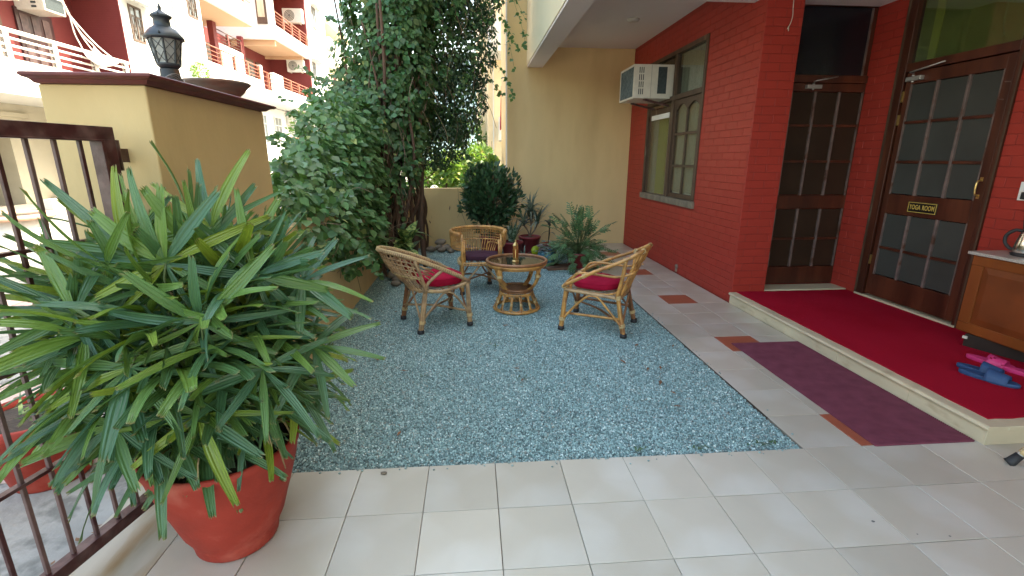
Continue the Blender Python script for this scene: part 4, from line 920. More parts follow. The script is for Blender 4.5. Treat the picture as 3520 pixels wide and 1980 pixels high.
kt = thing('kettle', 'steel electric kettle with black handle on the granite top', 'kettle', (4.33, .865, .808))
kx, ky, kz = 4.33, .885, .8085
b = MB(); b.lathe([(0, 0), (.078, 0), (.080, .010), (.074, .022), (0, .023)], (kx, ky, kz), 28); b.build('base', m_rubber, kt)
b = MB(); b.lathe([(.072, .024), (.075, .035), (.072, .08), (.060, .14), (.052, .165), (.050, .17), (0, .17)], (kx, ky, kz), 32); b.build('body', mat('brushed_steel', (.85, .84, .80), .2, metal=1.0, var=.08), kt)
b = MB(); b.lathe([(.051, .170), (.047, .182), (.02, .190), (.012, .20), (.0, .205)], (kx, ky, kz), 24); b.build('lid', m_rubber, kt)
hd = norm((-.35, .94, 0))
b = MB(); b.tube(spl([np.array((kx, ky, kz + .165)) + hd * .045, np.array((kx, ky, kz + .168)) + hd * .085, np.array((kx, ky, kz + .130)) + hd * .125, np.array((kx, ky, kz + .08)) + hd * .125, np.array((kx, ky, kz + .042)) + hd * .095, np.array((kx, ky, kz + .035)) + hd * .070], 5), .0115, 8); b.build('handle', m_rubber, kt)
b = MB(); b.tube(spl([(kx - .02, ky + .09, kz + .006), (4.38, 1.0, kz + .02), (4.42, 1.05, kz + .012), (4.46, 1.0, kz + .02), (4.468, 1.05, .95), (4.465, 1.09, 1.19)], 6), .003, 5); b.build('power_cord', m_rubber, kt)
b = MB(); b.box(4.474, 4.4795, 1.03, 1.155, 1.165, 1.295); o = b.build('socket_plate', m_white, bevel=.002); tag(o, 'white wall socket above the cabinet with a plug in it', 'socket')
b = MB(); b.box(4.445, 4.4738, 1.07, 1.115, 1.175, 1.225); o = b.build('plug', m_rubber, bevel=.004); tag(o, 'black plug pushed into the white wall socket', 'plug')
def slipper(label, c, ang, m, L=.265, kind='slide', group=None, tilt=0.0, z=.1195, up=0):
    c = np.array((*c, z)); f = np.array((math.cos(ang), math.sin(ang), 0)); s = np.array((-f[1], f[0], 0))
    t = thing('slipper', label, 'slipper', tuple(c), group)
    n = 28; out = []
    for k in range(n):
        a = 2 * math.pi * k / n; x = math.cos(a); w = .047 if x > 0 else .036; out.append((x * L / 2, math.sin(a) * (w + .006 * x)))
    def P(x, y, h): return c + f * x + s * y + np.array((0, 0, h + up * (x / L + .5)))
    b = MB(); vs = []
    for sc, h in ((.94, 0), (1.0, .006), (1.0, .022), (.95, .026), (.84, .021), (.4, .020), (0, .020)):
        for x, y in out: vs.append(P(x * sc, y * sc, h + (.010 * max(0, -x / L) if h > .01 else 0)))
    fs = []
    for j in range(6):
        for i in range(n): i2 = (i + 1) % n; fs.append((j * n + i, j * n + i2, (j + 1) * n + i2, (j + 1) * n + i))
    b.add(vs, fs, True); b.build('sole', m, t)
    b = MB(); vs = []; nx, ny = 7, 12
    for i in range(nx + 1):
        x = L * (-.04 + .36 * i / nx)
        for j in range(ny + 1):
            a = math.pi * j / ny; hh = (.070 - .022 * i / nx) * (1 if kind == 'slide' else .8)
            vs.append(P(x, (.054 - .006 * i / nx) * math.cos(a), .012 + hh * math.sin(a)))
    k = len(vs)
    for i in range(nx + 1):
        x = L * (-.04 + .36 * i / nx)
        for j in range(ny + 1):
            a = math.pi * j / ny; hh = (.0655 - .022 * i / nx) * (1 if kind == 'slide' else .8); vs.append(P(x, (.0495 - .006 * i / nx) * math.cos(a), .012 + hh * math.sin(a)))
    fs = []
    for i in range(nx):
        for j in range(ny):
            if kind == 'cross' and ((i + j) % 7 in (2,)): continue
            a = i * (ny + 1) + j; q_ = (a, a + 1, a + ny + 2, a + ny + 1); fs.append(q_); fs.append(tuple(k + v for v in reversed(q_)))
    for j in range(ny):
        a = j; fs.append((a, k + a, k + a + 1, a + 1)); a = nx * (ny + 1) + j; fs.append((a, a + 1, k + a + 1, k + a))
    b.add(vs, fs, True); b.build('strap', m, t); return t
m_blue = mat('blue_foam', (.018, .065, .17), .6, var=.1); m_pink = mat('pink_foam', (.62, .04, .18), .5, var=.08)
slipper('blue foam slide slipper nearest the carpet edge', (3.735, .435), R(-62), m_blue, .29, group='blue slippers on the red carpet')
slipper('blue foam slide slipper half under its pair', (3.80, .525), R(-64), m_blue, .27, group='blue slippers on the red carpet')
slipper('pink slipper lying closest to the door', (4.0, .66), R(-70), m_pink, .26, 'cross', group='pink slippers by the cabinet')
slipper('pink slipper closest to the camera by the cabinet', (4.055, .46), R(-60), m_pink, .26, 'cross', group='pink slippers by the cabinet')
rk = thing('white_metal_stand', 'chipped white metal leg with a black rubber foot at the right edge', 'stand', (3.16, -.20, 0))
b = MB(); b.tube([(3.175, -.205, .018), (3.40, -.32, .46), (3.56, -.40, .78)], .0135, 10); b.build('leg', mat('chipped_white_metal', (.66, .63, .57), .5, color2=(.12, .08, .05), mix_scale=30, mix_lo=.6, mix_hi=.64), rk)
b = MB(); b.tube([(3.163, -.199, .001), (3.172, -.204, .012), (3.195, -.2155, .055)], .021, 12, rs=[.024, .023, .019]); b.build('rubber_foot', m_rubber, rk)
b = MB(); wraps(b, (3.205, -.2205, .075), (.45, -.24, .9), .016, 5, .006, .003); b.build('tape_wrap', m_bind, rk)
b = MB(); b.tube([(3.56, -.40, .78), (4.2, -.9, .78)], .0135, 10); b.tube([(4.0, -.745, .78), (4.15, -.62, 0.002)], .0135, 10); b.build('top_bar', MATS['chipped_white_metal'], rk)
# ================================================================== PLANTS
def pot(name, label, cat, c, prof, m, group=None, soil=True):
    t = thing(name, label, cat, c, group); b = MB(); b.lathe(prof, c, 40); b.build('pot', m, t)
    if soil:
        r, z = prof[-1] if prof[-1][0] > 0 else prof[-2]
        b = MB(); b.lathe([(r, z), (r * .6, z + .012), (0, z + .016)], c, 20); b.build('soil', m_soil, t)
    return t
# ---- lady palm in the foreground
PC = np.array((-.395, -.395, 0.0))
palm = pot('lady_palm', 'big fan-leaved lady palm in a red terracotta pot beside the gate', 'potted plant', tuple(PC + (0, 0, .001)),
           [(0, 0), (.135, 0), (.146, .012), (.150, .04), (.160, .07), (.178, .105), (.200, .18), (.225, .26), (.246, .335), (.255, .385), (.262, .40), (.264, .425), (.256, .432), (.243, .425), (.236, .39)], m_terra)
def leaflet_mat():
    m = mat('palm_leaflet', (0.060, 0.125, 0.045), 0.33, rand=.0, transl=.16, trans_col=(.16, .28, .02), spec=.5)
    nt = m.node_tree; N = nt.nodes; L = nt.links; b = N['Principled BSDF']
    src = b.inputs['Base Color'].links[0].from_socket
    oi = N.new('ShaderNodeObjectInfo'); cr = N.new('ShaderNodeValToRGB'); e = cr.color_ramp.elements
    e[0].color = (.044, .122, .066, 1); e[1].color = (.22, .28, .035, 1); e[1].position = 1.0
    for p, c in ((.35, (.066, .155, .072, 1)), (.6, (.095, .195, .062, 1)), (.82, (.135, .24, .05, 1)), (.93, (.18, .26, .035, 1))): x = e.new(p); x.color = c
    L.new(oi.outputs['Random'], cr.inputs[0])
    tc = N.new('ShaderNodeTexCoord'); mp = N.new('ShaderNodeMapping'); mp.inputs['Scale'].default_value = (3.2, .12, .3); L.new(tc.outputs['Object'], mp.inputs[0])
    nz = N.new('ShaderNodeTexNoise'); nz.inputs['Scale'].default_value = 60; nz.inputs['Detail'].default_value = 3; L.new(mp.outputs[0], nz.inputs['Vector'])
    mr = N.new('ShaderNodeMapRange'); mr.inputs[1].default_value = .3; mr.inputs[2].default_value = .7; mr.inputs[3].default_value = .86; mr.inputs[4].default_value = 1.16; L.new(nz.outputs['Fac'], mr.inputs[0])
    hs = N.new('ShaderNodeHueSaturation'); L.new(cr.outputs[0], hs.inputs['Color']); L.new(mr.outputs[0], hs.inputs['Value'])
    # dry tips: the mesh stores distance along the blade
    at = N.new('ShaderNodeAttribute'); at.attribute_name = 'along'
    m2 = N.new('ShaderNodeMapRange'); m2.inputs[1].default_value = .972; m2.inputs[2].default_value = 1.0; L.new(at.outputs['Fac'], m2.inputs[0])
    mx = N.new('ShaderNodeMix'); mx.data_type = 'RGBA'; L.new(m2.outputs[0], mx.inputs[0]); L.new(hs.outputs[0], mx.inputs[6]); mx.inputs[7].default_value = (.24, .20, .09, 1)
    L.new(mx.outputs[2], b.inputs['Base Color']); return m
m_palm = leaflet_mat()
def leaflet_geo(L, w, droop, twist, tip, seed):
    r = random.Random(seed); n = 10; k = 9; V = []; F = []; A = []
    for i in range(n + 1):
        t = i / n
        ww = w * (0.20 + 0.80 * math.sin(min(1, t * 2.1) * math.pi / 2)) * (1 - (.42 + tip * .5) * max(0, t - .42) ** 1.5 * 1.9)
        for j in range(k):
            s = j / (k - 1) * 2 - 1; y = t * L
            if i == n: y += (r.uniform(-.014, .004) if j % 2 else r.uniform(-.004, .007))
            x = s * ww / 2; z = (.0013 if j % 2 == 0 else -.0005) * (ww / w) + .10 * abs(s) * ww - droop * t * t * L + .012 * (1 - s * s) * (ww / w) * 0 - abs(s) * .12 * ww * -1 * .35
            tw = twist * t; V.append((x * math.cos(tw) - z * 0, y, z + x * math.sin(tw))); A.append(t)
    for i in range(n):
        for j in range(k - 1): a = i * k + j; F.append((a, a + 1, a + k + 1, a + k))
    return np.array(V), F, A
def leaflet_mesh(*a):
    V, F, A = leaflet_geo(*a); me = bpy.data.meshes.new('leaflet'); me.from_pydata(V.tolist(), [], F); me.materials.append(m_palm)
    at = me.attributes.new('along', 'FLOAT', 'POINT'); at.data.foreach_set('value', A); me.update(); return me
LV = [(.275, .036, .16, .25, .30), (.30, .030, .30, -.4, .35), (.25, .040, .10, .15, .2), (.28, .034, .34, .4, .3), (.24, .026, .22, -.3, .45), (.28, .036, .42, .3, .3), (.27, .022, .18, .5, .5), (.25, .043, .28, -.35, .2)]
LM = [leaflet_mesh(*a, i) for i, a in enumerate(LV)]; LG = [leaflet_geo(*a, i) for i, a in enumerate(LV)]
EC = np.array((-.46, -.34, .83))
hubs = []
def basis(P, N):
    P = norm(P); N = norm(N - P * np.dot(N, P)); return P, N, np.cross(P, N)
hand = [  # hub, main direction, facing normal, leaflets, spread, scale
    ((-.40, -.52, 1.13), (.10, .18, 1.0), (.25, -.95, .35), 11, 150, 1.12), ((-.17, -.44, 1.07), (.5, .2, .9), (.35, -.85, .5), 9, 140, 1.0),
    ((-.27, -.62, .97), (.15, -.2, .95), (.25, -.8, .62), 9, 160, 1.05), ((-.06, -.34, 1.02), (.95, .1, .15), (.3, -.55, .8), 8, 120, 1.0),
    ((-.55, -.45, 1.15), (-.7, .1, .8), (-.1, -.9, .5), 7, 110, 1.1), ((-.62, -.62, 1.0), (-.8, -.3, .35), (-.1, -.7, .75), 8, 120, 1.05),
    ((-.44, -.70, .86), (-.1, -.7, -.6), (.1, -.75, .65), 8, 130, 1.05), ((-.12, -.60, .80), (.5, -.5, -.55), (.3, -.65, .7), 8, 130, 1.0),
    ((-.30, -.66, .68), (.1, -.55, -.9), (.2, -.85, .45), 8, 120, 1.0), ((-.55, -.66, .66), (-.4, -.5, -.85), (-.1, -.85, .5), 8, 120, 1.05),
    ((-.02, -.42, .80), (.9, -.2, -.35), (.35, -.6, .75), 8, 120, .95), ((-.12, -.36, .62), (.7, -.3, -.8), (.5, -.7, .5), 7, 110, .95), ((-.33, -.36, 1.22), (.35, .3, .95), (.2, -.9, .4), 7, 110, 1.05)]
for h in hand: hubs.append((np.array(h[0]), np.array(h[1], float), np.array(h[2], float), h[3], h[4], h[5]))
r_ = random.Random(21)
tries = 0
while len(hubs) < 205 and tries < 20000:
    tries += 1
    z = r_.uniform(-.95, .98); a = r_.uniform(0, 6.283); s = math.sqrt(1 - z * z); o = np.array((s * math.cos(a), s * math.sin(a), z))
    rad = r_.uniform(.62, 1.02); H = EC + o * np.array((.36, .33, .38)) * rad
    if H[2] < .42: H[2] = .42 + r_.uniform(0, .08)
    if H[0] < -.80: H[0] = -.80 + r_.uniform(0, .1)
    if any(np.linalg.norm(H - h[0]) < .058 for h in hubs): continue
    out = norm((o[0], o[1], 0)); up = np.array((0, 0, 1.0))
    P = norm(out * (.9 - .35 * max(0, z)) + up * (.75 * z + .05) + np.array([r_.uniform(-.3, .3) for _ in range(3)]))
    N = norm(up * .55 + out * .62 + np.array([r_.uniform(-.25, .25) for _ in range(3)]))
    hubs.append((H, P, N, r_.randint(6, 9), r_.uniform(95, 150), r_.uniform(.85, 1.12)))
order = sorted(range(len(hubs)), key=lambda i: np.linalg.norm(hubs[i][0] - CAM) - (0.5 if i < len(hand) else 0)); count = 0
for rank, i in enumerate(order):
    H, P, N, k, spread, sc = hubs[i]; P, N, S = basis(P, N)
    root = PC + np.array(((H[0] - PC[0]) * .30, (H[1] - PC[1]) * .30, .42)); b = MB()
    mid = (root + H) / 2 + np.array((0, 0, .06)) - (H - PC) * np.array((.12, .12, 0)); mid2 = H - P * .06 - np.array((0, 0, .02))
    b.tube(spl([root, mid, mid2, H], 3), .0035, 5)
    single = count + k <= 296
    parts = []
    for q_ in range(k):
        phi = R((q_ / (k - 1) - .5) * 2 * spread + random.uniform(-6, 6)); d = P * math.cos(phi) + S * math.sin(phi); d = norm(d + N * .16 - np.array((0, 0, .04)))
        v = random.randrange(len(LV)); s = sc * random.uniform(.82, 1.12) * (1 - .22 * abs(phi) / 2.6)
        n2 = norm(N + np.array([random.uniform(-.3, .3) for _ in range(3)])); x = norm(np.cross(d, n2)); nn = np.cross(x, d)
        parts.append((v, s, x, d, nn))
    if single:
        fr = b.build('frond', m_stem, palm)
        for v, s, x, d, nn in parts:
            o = link('leaflet', LM[v], fr); Mx = Matrix(((x[0] * s, d[0] * s, nn[0] * s, H[0] - PC[0]), (x[1] * s, d[1] * s, nn[1] * s, H[1] - PC[1]), (x[2] * s, d[2] * s, nn[2] * s, H[2] - PC[2] - .001), (0, 0, 0, 1))); o.matrix_local = Mx; count += 1
    else:
        V0 = []; F0 = []; A0 = []; nb0 = 0
        for v, s, x, d, nn in parts:
            V, F, A = LG[v]; W = H + s * (V[:, :1] * x + V[:, 1:2] * d + V[:, 2:3] * nn); V0 += W.tolist(); F0 += [tuple(t + nb0 for t in f) for f in F]; A0 += A; nb0 += len(V)
        tv = [list(p) for p in b.v]; F0 += [tuple(t + nb0 for t in f) for f in b.f]; A0 += [.4] * len(tv); V0 += tv
        off = wloc(palm); me = bpy.data.meshes.new('frond'); me.from_pydata([(p[0] - off[0], p[1] - off[1], p[2] - off[2]) for p in V0], [], F0); me.materials.append(m_palm)
        at = me.attributes.new('along', 'FLOAT', 'POINT'); at.data.foreach_set('value', A0); me.update(); link('frond', me, palm)
for k in range(16):
    a = random.uniform(0, 6.28); rr = random.uniform(.02, .17); p0 = PC + np.array((rr * math.cos(a), rr * math.sin(a), .40)); p1 = p0 + np.array((.5 * rr * math.cos(a), .5 * rr * math.sin(a), random.uniform(.25, .55)))
    b = MB(); b.tube(spl([p0, (p0 + p1) / 2 + (.01, 0, 0), p1], 4), random.uniform(.006, .010), 6); b.build('cane', m_bark, palm)

dry = mat('dry_palm_leaflet', (.30, .22, .11), .8, var=.3, vscale=20)
for k in range(9):
    a = random.uniform(3.3, 6.2); p = PC + np.array((.17 * math.cos(a), .17 * math.sin(a), random.uniform(.45, .62))); b = MB(); strap_pts = spl([p, p + np.array((math.cos(a) * .09, math.sin(a) * .09, .02)), p + np.array((math.cos(a) * .13, math.sin(a) * .13, -random.uniform(.03, .12)))], 5); s_ = np.array((-math.sin(a), math.cos(a), 0)) * random.uniform(.004, .009)
    vs = []
    for i, q_ in enumerate(strap_pts): vs += [q_ - s_ * (1 - i / 14), q_ + s_ * (1 - i / 14)]
    b.add(vs, [(2 * i, 2 * i + 1, 2 * i + 3, 2 * i + 2) for i in range(len(strap_pts) - 1)]); b.build('dry_leaflet', dry, palm)

# ---- climbing vine over the low wall and its trunk mass
def blob_points(blobs, n, shell=.55):
    """points in a union of ellipsoids, biased to the surface; returns points and outward directions"""
    vol = np.array([b[1][0] * b[1][1] * b[1][2] for b in blobs]) ** .8 * np.array([b[2] if len(b) > 2 else 1 for b in blobs]); vol /= vol.sum()
    idx = rng.choice(len(blobs), n, p=vol); C = np.array([b[0] for b in blobs])[idx]; A = np.array([b[1] for b in blobs])[idx]
    u = rvec(n); r = 1 - (1 - rng.random(n) ** .6) * shell * rng.random(n); r = np.where(rng.random(n) < .25, rng.random(n) ** .4, r)
    return C + u * A * r[:, None], u
from mathutils import noise as mn
def clump(P, scale, thr):
    return np.array([mn.noise(Vector(p) * scale) > thr for p in P])
vine = thing('climbing_vine', 'tall mass of heart-leaved creeper over the low wall and its brown trunk', 'climbing plant', (-.55, 4.9, 0))
col_blobs = [((-.42, 4.75, 2.7), (.66, .6, 1.0), 1.2), ((-.25, 4.9, 3.6), (.80, .7, 1.0), 1.2), ((-.05, 5.05, 4.7), (1.0, .8, .9), 1.0), ((-.55, 4.6, 2.0), (.62, .6, .65), 1.1), ((-.85, 4.3, 1.65), (.50, .7, .50), 1.1), ((-.55, 4.4, 1.45), (.40, .5, .55), .7), ((-.95, 4.45, 2.1), (.40, .55, .40), .5),
             ((.25, 5.2, 3.9), (.75, .5, 1.1), .45), ((.20, 5.15, 2.8), (.62, .45, .95), .40)]
P, U = blob_points(col_blobs, 37000)
P = P + np.array([np.array(mn.noise_vector(Vector(p) * 2.2)) for p in P]) * .16
keep = clump(P, 3.4, -.20) & ~((P[:, 0] > .1) & (P[:, 2] < 1.5)) & ~((P[:, 0] > .05) & ~clump(P, 5.5, -.08)); P = P[keep]; U = U[keep]
n = len(P); D = np.column_stack((U[:, 0] * .5 + rng.normal(0, .35, n), U[:, 1] * .5 + rng.normal(0, .35, n), -np.abs(rng.normal(.75, .35, n)))); N_ = U + rvec(n) * .55 + np.array((0, -.35, .35))
sz = rng.uniform(.038, .088, n) * np.where(P[:, 0] > .1, .75, 1)
t_ = tones(n, .40, .022, .025); t_[:, 0] *= np.array([1 + .35 * mn.noise(Vector(p) * 3.1) for p in P]); inner = (P[:, 0] > -.1) & (P[:, 2] < 3.2); t_[inner, 0] *= .85  # right lower leaves toned darker to paint in the canopy's inner shade
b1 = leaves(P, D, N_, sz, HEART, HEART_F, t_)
# hedge part over the low wall, nearer and with bigger leaves
hb = [((-.86, 1.55, 1.12), (.26, .45, .22), 1.0), ((-.84, 2.1, 1.18), (.30, .5, .30), 1.1), ((-.86, 2.7, 1.25), (.34, .55, .42), 1.1), ((-.84, 3.3, 1.40), (.42, .6, .60), 1.0), ((-.60, 1.9, .92), (.16, .55, .26), 1.1), ((-.60, 2.6, .80), (.20, .5, .38), 1.0), ((-.58, 3.2, .85), (.22, .5, .45), .9), ((-.88, 3.7, 1.65), (.42, .6, .50), .9)]
P, U = blob_points(hb, 7500); P = P + np.array([np.array(mn.noise_vector(Vector(p) * 3.0)) for p in P]) * .10; keep = (clump(P, 4.5, -.20)) & ~((P[:, 0] > -.82) & (P[:, 0] < -.645) & (P[:, 2] < 1.01)) & (P[:, 1] > 1.16) & (P[:, 2] > .33); P = P[keep]; U = U[keep]; n = len(P)
D = np.column_stack((U[:, 0] * .6 + rng.normal(.15, .35, n), U[:, 1] * .3 + rng.normal(-.1, .35, n), -np.abs(rng.normal(.45, .3, n)))); N_ = U * .6 + rvec(n) * .45 + np.array((.2, -.25, .7))
b2 = leaves(P, D, N_, rng.uniform(.045, .095, n), HEART, HEART_F, tones(n, .30, .014, .015) * np.array((1.25, 1, 1)))
# strands hanging in front and against the right-hand wall edge
def strands(specs, m_, parent, sz=(.04, .07), per=26):
    Ps = []; Ds = []; b = MB()
    for pts in specs:
        s = spl(pts, 10); b.tube(s, .0022, 4); L = len(s)
        for k in range(int(per * L / 30)):
            i = random.randrange(1, L - 1); Ps.append(s[i] + np.array([random.uniform(-.02, .02) for _ in range(3)])); Ds.append((random.uniform(-1, 1), random.uniform(-.7, .3), random.uniform(-1.0, .1)))
    b.build('tendril', m_stem, parent, kind='stuff'); n = len(Ps); Ps = np.array(Ps); Ds = np.array(Ds)
    return leaves(Ps, Ds, rvec(n) * .5 + np.array((0.1, -.6, .5)), rng.uniform(*sz, n), HEART, HEART_F, tones(n, .25, .015, .01))
sp = [[(-.45, 4.2, 2.0), (-.42, 4.15, 1.4), (-.36, 4.1, .95), (-.30, 4.1, .62)], [(-.60, 3.9, 1.6), (-.5, 3.85, 1.1), (-.46, 3.8, .8)], [(-.2, 4.5, 1.9), (-.22, 4.4, 1.3), (-.30, 4.35, .95)], [(-.6, 3.2, 1.0), (-.52, 3.1, .7), (-.45, 3.05, .42), (-.44, 3.0, .36)],
      [(-.58, 2.4, .95), (-.50, 2.4, .7), (-.46, 2.35, .5)], [(-.58, 2.0, .9), (-.52, 2.0, .68), (-.48, 1.95, .48)], [(.75, 5.4, 4.3), (.95, 5.5, 3.6), (1.12, 5.6, 3.1), (1.22, 5.65, 2.7)], [(.95, 5.5, 4.2), (1.15, 5.6, 3.8), (1.38, 5.6, 3.35)], [(.55, 5.4, 2.9), (.80, 5.5, 2.6), (1.05, 5.6, 2.35)], [(.5, 5.3, 2.5), (.62, 5.3, 2.0), (.66, 5.3, 1.7)],
      [(.5, 5.3, 3.2), (.85, 5.4, 2.85), (1.1, 5.5, 2.55), (1.18, 5.5, 2.3)], [(.9, 5.5, 3.7), (1.15, 5.6, 3.2), (1.30, 5.6, 2.95)], [(1.0, 5.5, 4.0), (1.2, 5.6, 3.6), (1.34, 5.6, 3.2), (1.36, 5.6, 3.0)], [(.3, 5.2, 1.9), (.5, 5.2, 1.5), (.55, 5.2, 1.25)]]
b3 = strands(sp, None, vine, per=42)
so_ = []
for k in range(95):
    c_ = (col_blobs[:7] + hb)[random.randrange(7 + len(hb))]; u = norm((random.gauss(-.2, 1), random.gauss(-.5, .8), random.gauss(.1, .8))); p = np.array(c_[0]) + u * np.array(c_[1]) * .92; L_ = random.uniform(.15, .42)
    if p[1] < 1.2: continue
    d_ = norm(u + np.array((0, 0, random.uniform(-.6, .8)))); so_.append([p, p + d_ * L_ * .5, p + d_ * L_ + np.array((0, 0, -.30 * L_))])
b4 = strands(so_, None, vine, sz=(.035, .075), per=26)
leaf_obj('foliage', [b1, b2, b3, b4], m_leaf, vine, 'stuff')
# dry stems: many thin trunks climbing inside the mass
def stemlet(b, x, y, z0, z1, wob, r): b.tube(spl([(x + random.uniform(-wob, wob) * (k > 0), y + random.uniform(-wob, wob) * (k > 0), z0 + (z1 - z0) * k / 4) for k in range(5)], 4), r, 6, rs=[r * (1 - .5 * i / 16) for i in range(17)])
for k in range(22):
    b = MB(); x = random.gauss(-.50, .16); y = random.gauss(4.55, .16); stemlet(b, x, y, 0, random.uniform(1.6, 3.4), .12, random.uniform(.014, .042)); b.build('trunk', m_bark, vine)
for k in range(12):
    b = MB(); x0 = random.uniform(-.6, -.35); b.tube(spl([(x0, random.uniform(3.7, 4.4), random.uniform(.02, .1)), (x0 - .1, 4.1, .5), (x0 + random.uniform(-.2, .1), 4.4, 1.1), (x0 - .1, 4.6, 1.9)], 5), random.uniform(.006, .014), 5); b.build('trunk', m_bark, vine)
b = MB()
for k in range(520):
    c_ = col_blobs[random.randrange(len(col_blobs))]; p = np.array(c_[0]) + np.array([random.uniform(-.8, .8) * a for a in c_[1]]); d = np.array((random.uniform(-.25, .25), random.uniform(-.25, .1), -random.uniform(.2, .7)))
    b.tube(spl([p, p + d * .5 + rng.normal(0, .04, 3), p + d], 3), random.uniform(.0015, .0045), 4)
for k in range(90):
    p = np.array((-.62 + random.uniform(-.25, .2), random.uniform(1.4, 4.0), random.uniform(.5, 1.2))); d = rng.normal(0, .14, 3); d[2] -= .12; b.tube(spl([p, p + d * .5 + rng.normal(0, .02, 3), p + d], 3), .002, 4)
b.build('dry_stems', m_twig, vine, kind='stuff')
b = MB()
for k in range(700):   # dead brown leaves and litter caught round the trunk
    p = np.array((random.gauss(-.50, .2), random.gauss(4.5, .2), random.uniform(.6, 2.6))); d = np.array((random.uniform(-.2, .2), random.uniform(-.2, .2), -1)) * random.uniform(.03, .12); s = norm(rng.normal(0, 1, 3)) * random.uniform(.004, .014); b.add([p, p + d * .5 + s, p + d, p + d * .5 - s], [(0, 1, 2, 3)])
b.build('dead_leaves', m_bark, vine, kind='stuff')
# second slender trunk carrying the canopy by the back wall
tr = thing('slender_tree', 'slender twisted dark trunk in front of the low back wall', 'tree', (-.24, 5.75, 0))
b = MB(); b.tube(spl([(-.22, 5.75, 0), (-.26, 5.74, .35), (-.20, 5.76, .7), (-.28, 5.72, 1.05), (-.30, 5.6, 1.5), (-.22, 5.5, 2.1), (-.1, 5.4, 2.8)], 5), .04, 8, rs=list(np.linspace(.045, .03, 31))); b.build('trunk', m_bark, tr)
b = MB(); b.tube(spl([(-.19, 5.73, 0), (-.17, 5.72, .35), (-.24, 5.72, .7), (-.22, 5.72, 1.0), (-.16, 5.6, 1.4), (.05, 5.5, 1.9)], 5), .02, 6); b.build('trunk', m_bark, tr)
b = MB()
for k in range(24):
    a = random.uniform(0, 6.28); p = np.array((-.28, 5.6, random.uniform(1.1, 2.0))); e = p + np.array((math.cos(a) * .6, math.sin(a) * .3, random.uniform(.1, .7))); b.tube(spl([p, (p + e) / 2 + (0, 0, -.05), e], 4), .007, 5)
b.build('branches', m_bark, tr, kind='stuff')
P, U = blob_points([((.02, 5.35, 1.75), (.50, .33, .45)), ((.22, 5.4, 2.3), (.58, .35, .6)), ((.35, 5.4, 3.0), (.60, .35, .7)), ((.45, 5.4, 3.8), (.62, .35, .7))], 11500); n = len(P)
leaf_obj('crown', [leaves(P, np.column_stack((rng.normal(0, .5, n), rng.normal(0, .4, n), -np.abs(rng.normal(.7, .3, n)))), U + rvec(n) * .6, rng.uniform(.045, .085, n), OVAL, OVAL_F, tones(n, .35, .02, .03))], m_leaf_d, tr, 'stuff')
b = MB(); b.tube(spl([(.32, 6.01, 1.0), (.34, 6.01, .7), (.42, 6.01, .45), (.50, 6.01, .22)], 5), .003, 4); b.tube(spl([(.36, 6.01, .62), (.30, 6.01, .5)], 3), .002, 4); b.build('dry_tendril', m_twig, vine)

# ---- round dark shrub in a dark red pot
def upright_leaves(c, n, r, L, w_shape, faces, tone, spread=.8, lift=.6):
    a = rng.uniform(0, 2 * np.pi, n); e = rng.uniform(lift - spread, lift + spread, n); d = np.column_stack((np.cos(a) * np.cos(e), np.sin(a) * np.cos(e), np.sin(e)))
    P = np.array(c) + rvec(n) * r; return leaves(P, d, np.tile((0, 0, 1.0), (n, 1)) + rvec(n) * .3, rng.uniform(L * .7, L * 1.2, n), w_shape, faces, tone)
def pot_prof(rb, rt, h): return [(0, 0), (rb, 0), (rb + .004, .008), (rt - .006, h - .035), (rt + .006, h - .033), (rt + .008, h), (rt - .006, h + .002), (rt - .014, h - .03)]
sb = pot('round_shrub', 'dark round bushy shrub in a dark red pot against the low wall', 'potted plant', (.83, 5.0, 0.0), pot_prof(.14, .18, .36), m_terra_d, 'dark red pots by the back wall')
b = MB()
for k in range(26):
    a = random.uniform(0, 6.28); e = np.array((.83 + .33 * math.cos(a), 5.0 + .28 * math.sin(a), random.uniform(.75, 1.25))); b.tube(spl([(.83, 5.0, .34), ((.83 + e[0]) / 2, (5.0 + e[1]) / 2, e[2] - .25), e], 4), .006, 5)
b.build('stems', m_bark, sb, kind='stuff')
P, U = blob_points([((.82, 5.0, .86), (.34, .32, .34), 1.2), ((.80, 4.95, .60), (.24, .24, .22), .5), ((.68, 4.95, 1.12), (.20, .2, .20), .5), ((1.0, 4.95, 1.08), (.22, .2, .2), .5), ((.85, 5.0, 1.22), (.16, .15, .13), .3), ((1.12, 4.95, .85), (.16, .2, .2), .3), ((.52, 4.95, .85), (.15, .2, .2), .3)], 3000, .5); keep = clump(P, 6, -.25); P = P[keep]; U = U[keep]; n = len(P)
D = U * .8 + rvec(n) * .5 + np.array((0, 0, .45)); leaf_obj('foliage', [leaves(P, D, U + rvec(n) * .5, rng.uniform(.07, .12, n), OVAL, OVAL_F, tones(n, .3, .012))], m_leaf_d, sb, 'stuff')
